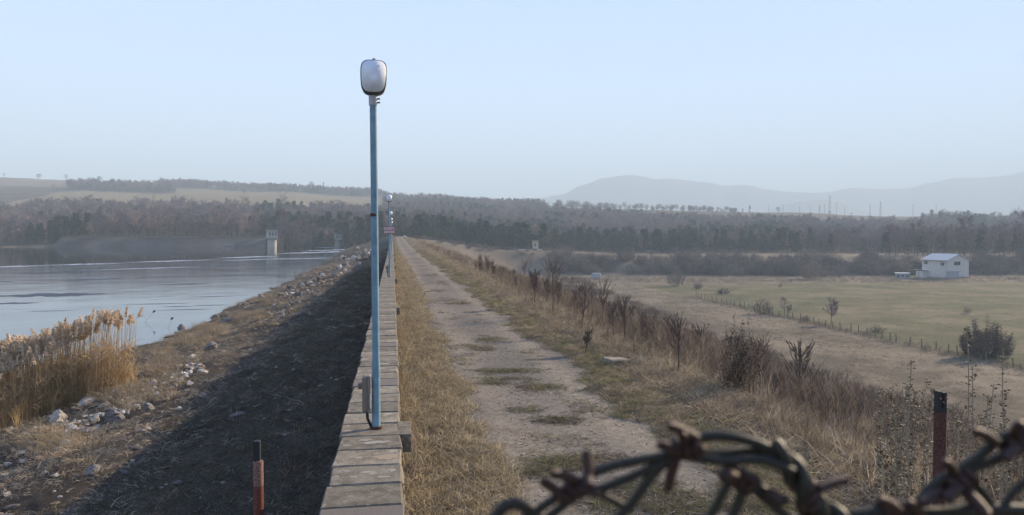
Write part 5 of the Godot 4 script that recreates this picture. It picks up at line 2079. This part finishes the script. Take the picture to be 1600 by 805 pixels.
func tower(label: String, px: float, base_py: float, width: float, walk: bool) -> void:
	var d := ray(px, base_py)
	var p := EYE + d * ((WATER - EYE.y) / d.y)
	var k := width / 6.7
	var t := thing("intake_tower", label, "water tower", p + Vector3(0, 1.7 * k, 0), 0.35)
	var g := Geo.new()
	g.tube([Vector3(0, -5, 0), Vector3(0, 2.7 * k, 0)], [2.35 * k], 28)
	put("shaft", g.mesh(), M["pale_concrete"], t)
	g = Geo.new()
	g.tube([Vector3(0, 2.7 * k, 0), Vector3(0, 3.05 * k, 0)], [3.2 * k], 28)
	put("platform", g.mesh(), M["concrete_1"], t)
	g = Geo.new()
	g.box(Vector3(0, 5.5 * k, 0), Vector3(5.0, 4.9, 4.4) * k)
	var cabin := put("cabin", g.mesh(), M["pale_concrete"], t)
	for s in 3:
		g = Geo.new()
		g.box(Vector3((s - 1.0) * 1.5, 5.4, 2.2) * k, Vector3(0.62, 1.7, 0.1) * k)
		put("window", g.mesh(), M["window_glass"], cabin)
	g = Geo.new()
	g.box(Vector3(2.5, 5.0, 0.4) * k, Vector3(0.1, 3.0, 1.0) * k)
	put("door", g.mesh(), M["window_frame"], cabin)
	g = Geo.new()
	g.box(Vector3(0, 8.1, 0) * k, Vector3(7.0, 0.35, 6.4) * k)
	put("roof", g.mesh(), M["concrete_1"], t)
	for s in 8:
		g = Geo.new()
		var a := TAU * s / 8.0
		g.tube([Vector3(cos(a) * 3.1, 3.05, sin(a) * 3.1) * k, Vector3(cos(a) * 3.1, 4.1, sin(a) * 3.1) * k], [0.06], 4)
		put("railing_post", g.mesh(), M["steel"], t)
	if walk:
		var o := thing("footbridge", "thin railed footbridge from the farther intake tower to the dam", "footbridge", p + Vector3(0, 4.5 * k, 0), -0.25)
		g = Geo.new()
		g.box(Vector3(2.6 * k + 9.0, 0, 0), Vector3(18.0, 0.3, 1.4))
		put("deck", g.mesh(), M["concrete_1"], o)
		for s in [-0.65, 0.65]:
			g = Geo.new()
			g.box(Vector3(2.6 * k + 9.0, 1.15, s), Vector3(18.0, 0.08, 0.06))
			put("rail", g.mesh(), M["steel"], o)
		for s in 7:
			g = Geo.new()
			g.box(Vector3(2.6 * k + 0.4 + s * 2.85, 0.62, 0.65), Vector3(0.07, 1.0, 0.07))
			put("railing_post", g.mesh(), M["steel"], o)
		for s in 2:
			g = Geo.new()
			g.tube([Vector3(2.6 * k + 6.0 + s * 7.0, -8.0, 0), Vector3(2.6 * k + 6.0 + s * 7.0, -0.1, 0)], [0.35], 8)
			put("column", g.mesh(), M["pale_concrete"], o)

func far_things() -> void:
	house()
	tower("round concrete intake tower with a windowed cabin and flat roof standing in the lake", 425, 386.9, 5.4, false)
	tower("smaller intake tower with a cabin close to the dam's far end", 528, 385.6, 4.2, true)
	hut("cabin", "small pale cabin with windows beside the white house", "cabin", column_at(1411, 285), Vector3(4.4, 1.9, 2.4), -0.5, "white_metal", "white_metal", 3)
	var p := column_at(932, 287)
	var t := thing("tank", "pale blue-grey box tank standing alone in the valley", "tank", p, -0.3)
	var g := Geo.new()
	g.box(Vector3(0, 1.05, 0), Vector3(3.2, 1.9, 2.0), Color.WHITE, Basis(), 0.08)
	put("body", g.mesh(), M["white_metal"], t)
	for s in [-1.0, 1.0]:
		g = Geo.new()
		g.box(Vector3(s, 0.0, 0), Vector3(0.3, 0.5, 1.8))
		put("support", g.mesh(), M["concrete_1"], t)
	hut("shed", "small grey hut on a concrete slab past the dead weeds", "shed", column_at(836.5, 338) + Vector3(0, 0.5, 0), Vector3(2.5, 3.4, 2.4), -0.2, "pale_concrete", "concrete_1", 1)
	p = column_at(826, 337)
	g = Geo.new()
	g.box(Vector3(0, 0.1, 0), Vector3(11.0, 0.5, 4.5))
	var slab := put("concrete_slab", g.mesh(), M["pale_concrete"], self, p)
	tag(slab, "flat concrete slab carrying the small grey hut", "slab")
	for q in [[1345, 430.0, 3.6, "white shed roof showing in the trees past the terrace"], [1354, 436.0, 3.0, "second white shed roof beside the first in the trees"], [1376, 425.0, 4.0, "long low white roof among the trees behind the cabin"], [1562, 430.0, 3.0, "pale hut in the haze behind the tall conifer"], [1570, 433.0, 2.6, "lean pale hut next to the one by the conifer"], [1418, 445.0, 1.4, "tiny white hut on the wooded slope over the cabin"]]:
		hut("shed", q[3], "shed", column_at(q[0], q[1]), Vector3(q[2], 2.2, 2.6), -0.4, "weathered_wood", "white_metal", 1)
	p = column_at(357, 347)
	t = thing("jetty", "small white framed jetty on the far lake bank", "jetty", Vector3(p.x, WATER + 0.1, p.z), 0.1)
	g = Geo.new()
	g.box(Vector3(0, 1.0, 0), Vector3(4.2, 0.16, 1.2))
	put("deck", g.mesh(), M["white_metal"], t)
	for s in 4:
		g = Geo.new()
		g.box(Vector3(-1.9 + s * 1.27, 0.1, 0), Vector3(0.14, 1.8, 0.14))
		put("post", g.mesh(), M["white_metal"], t)
	hut("shed", "low pale hut at the foot of the wood across the lake", "shed", column_at(224, 362), Vector3(2.6, 1.2, 1.8), 0.1, "weathered_wood", "concrete_2", 1)
	# the concrete edge along the top of the lined bank
	t = thing("bank_kerb", "long pale concrete kerb on top of the far lake bank", "kerb")
	var kp := Vector3.ZERO
	for i in 25:
		var c := 97.0 + (414.0 - 97.0) * i / 24.0
		var q := column_at(c, shore_d(c) + 13.6)
		if i > 0:
			g = Geo.new()
			var dir := (q - kp).normalized()
			g.box((q + kp) * 0.5 + Vector3(0, 0.12, 0), Vector3((q - kp).length() - 0.05, 0.55, 0.7), Color.WHITE, Basis(dir, Vector3.UP, dir.cross(Vector3.UP)))
			put("kerb_stone", g.mesh(), M["concrete_0"], t)
		kp = q
	# heaps of cuttings on the meadow
	for q in [[1219, 449, 12, 5, "small heap of cuttings on the far side of the meadow"], [1512, 491, 26, 8, "heap of branches and earth in the middle of the meadow"]]:
		p = spot(q[0], q[1])
		var zc := colz(p.x, p.z).y
		t = thing("brush_heap", q[4], "heap", p)
		put("earth", stones["brown1"], M["rock"], t).scale = Vector3(q[2] / F * zc * 0.5, q[3] / F * zc * 0.45, q[2] / F * zc * 0.3)
		put("branches", twigs(800 + q[0], 26, q[3] / F * zc * 1.3, q[2] / F * zc * 0.13, 0.02, BROWN), M["dry"], t)
	# a mound of pale brush beside the house
	for q in [[1545, 430, 40, 5, "long pale bank of cut brush beside the white house"], [1590, 428, 30, 6, "second pale bank of brush at the meadow's end"]]:
		p = column_at(q[0], 288)
		t = thing("brush_bank", q[4], "heap", p)
		put("earth", stones["brown2"], M["rock"], t).scale = Vector3(q[2] / F * 288.0 * 0.5, 0.7, 1.5)
		put("branches", tuft(810 + q[0], 160, 1.5, q[2] / F * 288.0 * 0.26, 1.0, 0.06, STRAW), M["dry"], t)
	poles()
	fence()

func poles() -> void:
	var src: Node3D
	var list := [[1201, 320, "first wooden pole of the row on the ridge"], [1223, 319.5, "pole just past the bare tree on the ridge"], [1249, 323, "short pole between the bare tree and the mast"], [1265, 321, "thin pole before the transformer pole"], [1288, 320, "pole right beside the lattice mast, on its near side"], [1307, 317, "tall pole just after the lattice mast"], [1319, 324, "short pole second after the lattice mast"], [1359, 319, "thick pole halfway between the two masts"], [1426, 319, "pole inside the tree tops after the second mast"], [1462, 319.5, "last pole of the row over the white house"]]
	for q in list:
		var p := column_at(q[0], 1040.0)
		var h: float = 2.65 + (364.0 - q[1]) / F * 1040.0 - p.y
		var o := thing("utility_pole", q[2], "pole", p, 0.0, "poles along the ridge")
		var g := Geo.new()
		g.tube([Vector3(0, -0.5, 0), Vector3(0, h, 0)], [0.42 if q[0] in [1359] else 0.27, 0.22], 6)
		put("mast", g.mesh(), M["steel"], o)
		g = Geo.new()
		g.box(Vector3(0, h * 0.93, 0), Vector3(1.9, 0.22, 0.22))
		put("crossarm", g.mesh(), M["steel"], o)
	for q in [[1280, 321.5, 1.2, "stout double pole with a transformer before the lattice mast"], [1296, 306, 2.2, "tallest lattice mast on the ridge"], [1375, 315, 1.9, "second lattice mast on the ridge"]]:
		var p := column_at(q[0], 1040.0)
		var h: float = 2.65 + (364.0 - q[1]) / F * 1040.0 - p.y
		var o := thing("lattice_mast", q[3], "mast", p, 0.3)
		for s in [[-1, -1], [1, -1], [1, 1], [-1, 1]]:
			var g := Geo.new()
			g.tube([Vector3(s[0] * q[2] * 0.5, -0.5, s[1] * q[2] * 0.5), Vector3(s[0] * 0.35, h, s[1] * 0.35)], [0.10], 4)
			put("leg", g.mesh(), M["steel"], o)
		var br := Geo.new()
		var n := int(h / 2.2)
		for i in n:
			var y0 := h * i / n
			var y1 := h * (i + 1) / n
			var w0: float = lerpf(q[2] * 0.5, 0.35, y0 / h)
			var w1: float = lerpf(q[2] * 0.5, 0.35, y1 / h)
			for s in [[-1, -1], [1, -1], [1, 1], [-1, 1]]:
				br.tube([Vector3(s[0] * w0, y0, s[1] * w0), Vector3(-s[1] * w1, y1, s[0] * w1)], [0.04], 3, Color.WHITE, false)
		put("bracing", br.mesh(), M["steel"], o)
		var g := Geo.new()
		g.box(Vector3(0, h - 0.6, 0), Vector3(2.0, 0.6, 0.4))
		put("head", g.mesh(), M["steel"], o)

func fence() -> void:
	var t := thing("wire_fence", "old wire fence on leaning wooden posts between the grassland and the meadow", "fence")
	var last := Vector3.ZERO
	var d := 62.0
	var k := 0
	var wires := [Geo.new(), Geo.new(), Geo.new()]
	while d < 192.0:
		var x := 76.6 + na.get_noise_2d(d * 2.0, 3.0) * 0.9
		var p := Vector3(x, gy(x, -d), -d)
		var g := Geo.new()
		var top := Vector3(rng.randfn() * 0.07, rng.randf_range(1.15, 1.5), rng.randfn() * 0.07)
		g.tube([Vector3(0, -0.3, 0), top * 0.6 + Vector3(0.02, 0, 0), top], [0.08, 0.075, 0.065], 6)
		put("post", g.mesh(), M["weathered_wood"], t, p)
		if k > 0:
			for i in 3:
				wires[i].tube([last + Vector3(0, 0.3 + 0.35 * i, 0), (last + p) * 0.5 + Vector3(0, 0.25 + 0.35 * i, 0), p + Vector3(0, 0.3 + 0.35 * i, 0)], [0.006], 3, Color.WHITE, false)
		last = p
		d += rng.randf_range(1.8, 2.9)
		k += 1
	for i in 3:
		put("wire", wires[i].mesh(), M["steel"], t)

# ---------------------------------------------------------------- near things: posts, block, kerb, barbed wire
func near_things() -> void:
	# the rusty posts of the closed gate
	var p := at_depth(1470, 612, 5.2)
	var y := gy(p.x, p.z)
	var t := thing("gate_post", "thick rusty pipe post with a bolted plate on top, standing in the seed stalks", "post", Vector3(p.x, y, p.z))
	var h := p.y - y
	var g := Geo.new()
	g.tube([Vector3(0, -0.3, 0), Vector3(0, h - 0.10, 0)], [0.039], 20)
	put("pipe", g.mesh(), M["rust"], t)
	for s in [-1.0, 1.0]:
		g = Geo.new()
		g.box(Vector3(s * 0.017, h - 0.055, 0.0), Vector3(0.026, 0.11 + s * -0.008, 0.05), Color.WHITE, Basis(), 0.003)
		put("lug", g.mesh(), M["black"], t)
	for s in 3:
		g = Geo.new()
		g.tube([Vector3(-0.02 + 0.02 * s, h - 0.04 - 0.025 * (s % 2), 0.02), Vector3(-0.02 + 0.02 * s, h - 0.04 - 0.025 * (s % 2), 0.034)], [0.007], 6)
		put("bolt", g.mesh(), M["flaked_paint"], t)
	g = Geo.new()
	g.tube([Vector3(0, h - 0.13, 0), Vector3(0, h - 0.10, 0)], [0.042, 0.04], 20)
	put("collar", g.mesh(), M["black"], t)
	p = at_depth(403, 690, 6.0)
	y = gy(p.x, p.z)
	h = p.y - y
	t = thing("gate_post", "rusty post with flaking red paint at the top of the shaded slope", "post", Vector3(p.x, y, p.z))
	g = Geo.new()
	g.tube([Vector3(0, -0.3, 0), Vector3(0, h - 0.16, 0)], [0.037], 20)
	put("pipe", g.mesh(), M["red_rust"], t)
	g = Geo.new()
	g.tube([Vector3(0, h - 0.34, 0), Vector3(0, h - 0.15, 0)], [0.0378], 20)
	put("paint_flakes", g.mesh(), M["flaked_paint"], t)
	g = Geo.new()
	g.box(Vector3(-0.008, h - 0.07, 0), Vector3(0.05, 0.15, 0.045), Color.WHITE, Basis(), 0.004)
	put("lug", g.mesh(), M["black"], t)
	# concrete block and kerb stones on the valley side of the road
	p = spot(962, 573)
	g = Geo.new()
	g.box(Vector3(0, 0.07, 0), Vector3(0.48, 0.19, 0.34), Color.WHITE, Basis(), 0.015)
	for i in g.v.size():
		g.v[i] += Vector3(nb.get_noise_3dv(g.v[i] * 60.0), nb.get_noise_3dv(g.v[i] * 60.0 + Vector3(90, 0, 0)), 0) * 0.012
	var o := put("concrete_block", g.mesh(), M["concrete_2"], self, p)
	o.rotation = Vector3(0.03, 0.25, -0.06)
	tag(o, "loose grey concrete block lying in dead grass beside the road", "block")
	var kerb := thing("kerb", "broken row of sunken concrete kerb stones at the road's valley edge", "kerb")
	for q in [[822, 487], [832, 496], [810, 479], [796, 470], [785, 462], [946, 592], [955, 603], [775, 455], [768, 450], [762, 446], [980, 625], [756, 441], [748, 436], [741, 431], [735, 427]]:
		p = spot(q[0], q[1])
		g = Geo.new()
		g.box(Vector3.ZERO, Vector3(0.14, 0.16, 0.62), Color.WHITE, Basis(), 0.012)
		o = put("kerb_stone", g.mesh(), M["concrete_%d" % (q[0] % 3)], kerb, p + Vector3(0, -0.045, 0))
		o.rotation = Vector3(rng.randf_range(-0.05, 0.05), rng.randf_range(-0.08, 0.08), rng.randf_range(-0.15, 0.15))
	# pale stone on the far end of the crest
	p = spot(632, 371)
	o = put("stone", stones["pale1"], M["rock"], self, p + Vector3(0, 0.3, 0))
	o.scale = Vector3(1.1, 0.8, 0.8)
	tag(o, "pale boulder at the far end of the crest road", "rock")
	barbed_wire()

func strand(pts: Array, r: float, z: float, amp := 0.0) -> Geo:
	# pts are picture positions on the fence's own sheet, which stands z metres ahead; each may carry its own z offset in mm
	var cur := Curve3D.new()
	cur.bake_interval = 0.004
	var P := []
	for q in pts:
		P.append(at_depth(q[0], q[1], z + (q[2] * 0.001 if q.size() > 2 else 0.0)))
	for i in P.size():
		var tan_: Vector3 = (P[mini(i + 1, P.size() - 1)] - P[maxi(i - 1, 0)]) / 6.0
		cur.add_point(P[i], -tan_, tan_)
	var b := Array(cur.get_baked_points())
	var g := Geo.new()
	g.tube(b, [r * 0.86], 9)
	return g

func twist(pts: Array, r: float, z: float, turns: float) -> Array:     # two wires wound round each other
	var cur := Curve3D.new()
	cur.bake_interval = 0.002
	var P := []
	for q in pts:
		P.append(at_depth(q[0], q[1], z))
	for i in P.size():
		var tan_: Vector3 = (P[mini(i + 1, P.size() - 1)] - P[maxi(i - 1, 0)]) / 6.0
		cur.add_point(P[i], -tan_, tan_)
	var b := cur.get_baked_points()
	var out := []
	for s in 2:
		var line := []
		for i in b.size():
			var t := (b[mini(i + 1, b.size() - 1)] - b[maxi(i - 1, 0)]).normalized()
			var u := t.cross(Vector3.BACK).normalized()
			var w := t.cross(u)
			var a := TAU * turns * i / b.size() + PI * s
			line.append(b[i] + (u * cos(a) + w * sin(a)) * r)
		var g := Geo.new()
		g.tube(line, [r], 9)
		out.append(g)
	return out

func barb(t: Node3D, px: float, py: float, z: float, along: Vector2, tips: Array) -> void:
	# a short wire wrapped round the strand, its cut ends sticking out
	var c := at_depth(px, py, z)
	var k := z / F
	var ax := (cam_basis * Vector3(along.x, -along.y, 0)).normalized()
	var u := ax.cross(cam_basis.z).normalized()
	var w := ax.cross(u)
	var g := Geo.new()
	var line := []
	for i in 46:
		var a := i * 0.42
		line.append(c + ax * (i - 23) * k * 0.95 + (u * cos(a) + w * sin(a)) * k * 12.0)
	g.tube(line, [0.0012], 7)
	var b := put("barb", g.mesh(), M["rusty_wire"], t)
	for q in tips:
		g = Geo.new()
		var s := at_depth(q[0], q[1], z - 0.002)
		var e := at_depth(q[2], q[3], z + (q[4] if q.size() > 4 else -0.006))
		g.tube([s, s.lerp(e, 0.5) + Vector3(0, 0.0004, 0), s.lerp(e, 0.93), e], [0.0014, 0.0014, 0.0013, 0.0006], 8)
		put("spike", g.mesh(), M["rusty_wire"], b)

func barbed_wire() -> void:
	var z := 0.2
	var t := thing("barbed_wire", "tangle of rusty barbed wire strung across the near end of the crest", "barbed wire")
	for s in [
			[[[770, 812], [790, 790], [806, 786], [835, 800], [842, 815]], 0.0019],
			[[[815, 815], [842, 796], [872, 776], [900, 764], [918, 744], [960, 728], [1010, 718], [1060, 711], [1120, 709], [1180, 703, 4], [1225, 722, 4]], 0.00145],
			[[[846, 818], [880, 790], [905, 772], [940, 764], [990, 744], [1040, 722], [1066, 712], [1130, 721, -3], [1190, 719, -3], [1240, 738, -3]], 0.0014],
			[[[905, 760], [935, 771], [965, 786], [985, 797]], 0.00115],
			[[[955, 820], [985, 790], [1012, 752], [1040, 722], [1062, 706]], 0.0015],
			[[[1062, 706], [1078, 694], [1098, 684], [1125, 681], [1160, 686], [1200, 700], [1226, 718]], 0.0016],
			[[[1100, 822], [1118, 792], [1136, 758], [1148, 742]], 0.0014],
			[[[1138, 822], [1152, 790], [1164, 756]], 0.0015],
			[[[1150, 744], [1180, 758], [1212, 776], [1230, 783]], 0.0014],
			[[[1168, 758], [1196, 780], [1226, 806], [1240, 820]], 0.0014],
			[[[1432, 815], [1436, 785], [1460, 757], [1492, 738], [1530, 714], [1556, 690], [1590, 676], [1640, 668]], 0.0014],
			[[[1482, 752], [1510, 736], [1556, 719], [1600, 700], [1650, 690]], 0.00135],
			[[[1486, 726], [1500, 752], [1516, 780], [1545, 812]], 0.0013],
			[[[1330, 808], [1400, 800], [1470, 803], [1540, 797], [1640, 800]], 0.0021],
			[[[1505, 748], [1530, 762], [1548, 790], [1552, 815]], 0.0014],
			[[[1570, 790], [1590, 762], [1620, 745]], 0.0012]]:
		put("strand", strand(s[0], s[1], z).mesh(), M["wire"], t)
	for g in twist([[1205, 701], [1232, 722], [1252, 755], [1270, 785], [1300, 806], [1350, 832]], 0.0017, z, 2.2):
		put("strand", g.mesh(), M["wire"], t)
	for g in twist([[1240, 740], [1252, 772], [1266, 800], [1276, 830]], 0.0016, z + 0.006, 1.0):
		put("strand", g.mesh(), M["wire"], t)
	barb(t, 893, 768, z, Vector2(0.8, -0.55), [[880, 778, 846, 750], [920, 748, 916, 704, 0.0], [900, 752, 862, 738], [905, 765, 936, 773], [920, 748, 920, 760]])
	barb(t, 1068, 702, z, Vector2(1.0, 0.05), [[1088, 686, 1044, 664], [1055, 708, 1030, 694], [1056, 716, 1043, 768, 0.002], [1070, 694, 1066, 678], [1080, 700, 1100, 703]])
	barb(t, 1155, 748, z, Vector2(0.85, 0.5), [[1150, 746, 1128, 744], [1165, 746, 1185, 752], [1200, 770, 1225, 786]])
	barb(t, 1266, 772, z, Vector2(0.5, 0.85), [[1278, 764, 1324, 749, 0.002]])
	barb(t, 1500, 752, z, Vector2(0.85, -0.5), [[1490, 738, 1478, 722], [1510, 770, 1545, 806, -0.01], [1470, 770, 1442, 788], [1500, 762, 1478, 782]])
	barb(t, 1592, 692, z, Vector2(0.9, -0.4), [[1556, 692, 1523, 673], [1590, 700, 1570, 718], [1585, 680, 1596, 662]])
	barb(t, 1395, 800, z, Vector2(1.0, 0.0), [[1405, 800, 1376, 780], [1440, 804, 1420, 785]])

func _ready() -> void:
	rng.seed = 20240
	na.seed = 1
	na.frequency = 0.03
	na.fractal_octaves = 4
	nb.seed = 2
	nb.frequency = 0.16
	nb.fractal_octaves = 3
	nc.seed = 3
	nc.frequency = 0.05
	nc.fractal_octaves = 5
	light_and_camera()
	materials()
	ground()
	crest()
	lake()
	mountains()
	wall()
	lamps()
	rocks()
	far_things()
	woods()
	grasses()
	reeds()
	weeds()
	near_things()
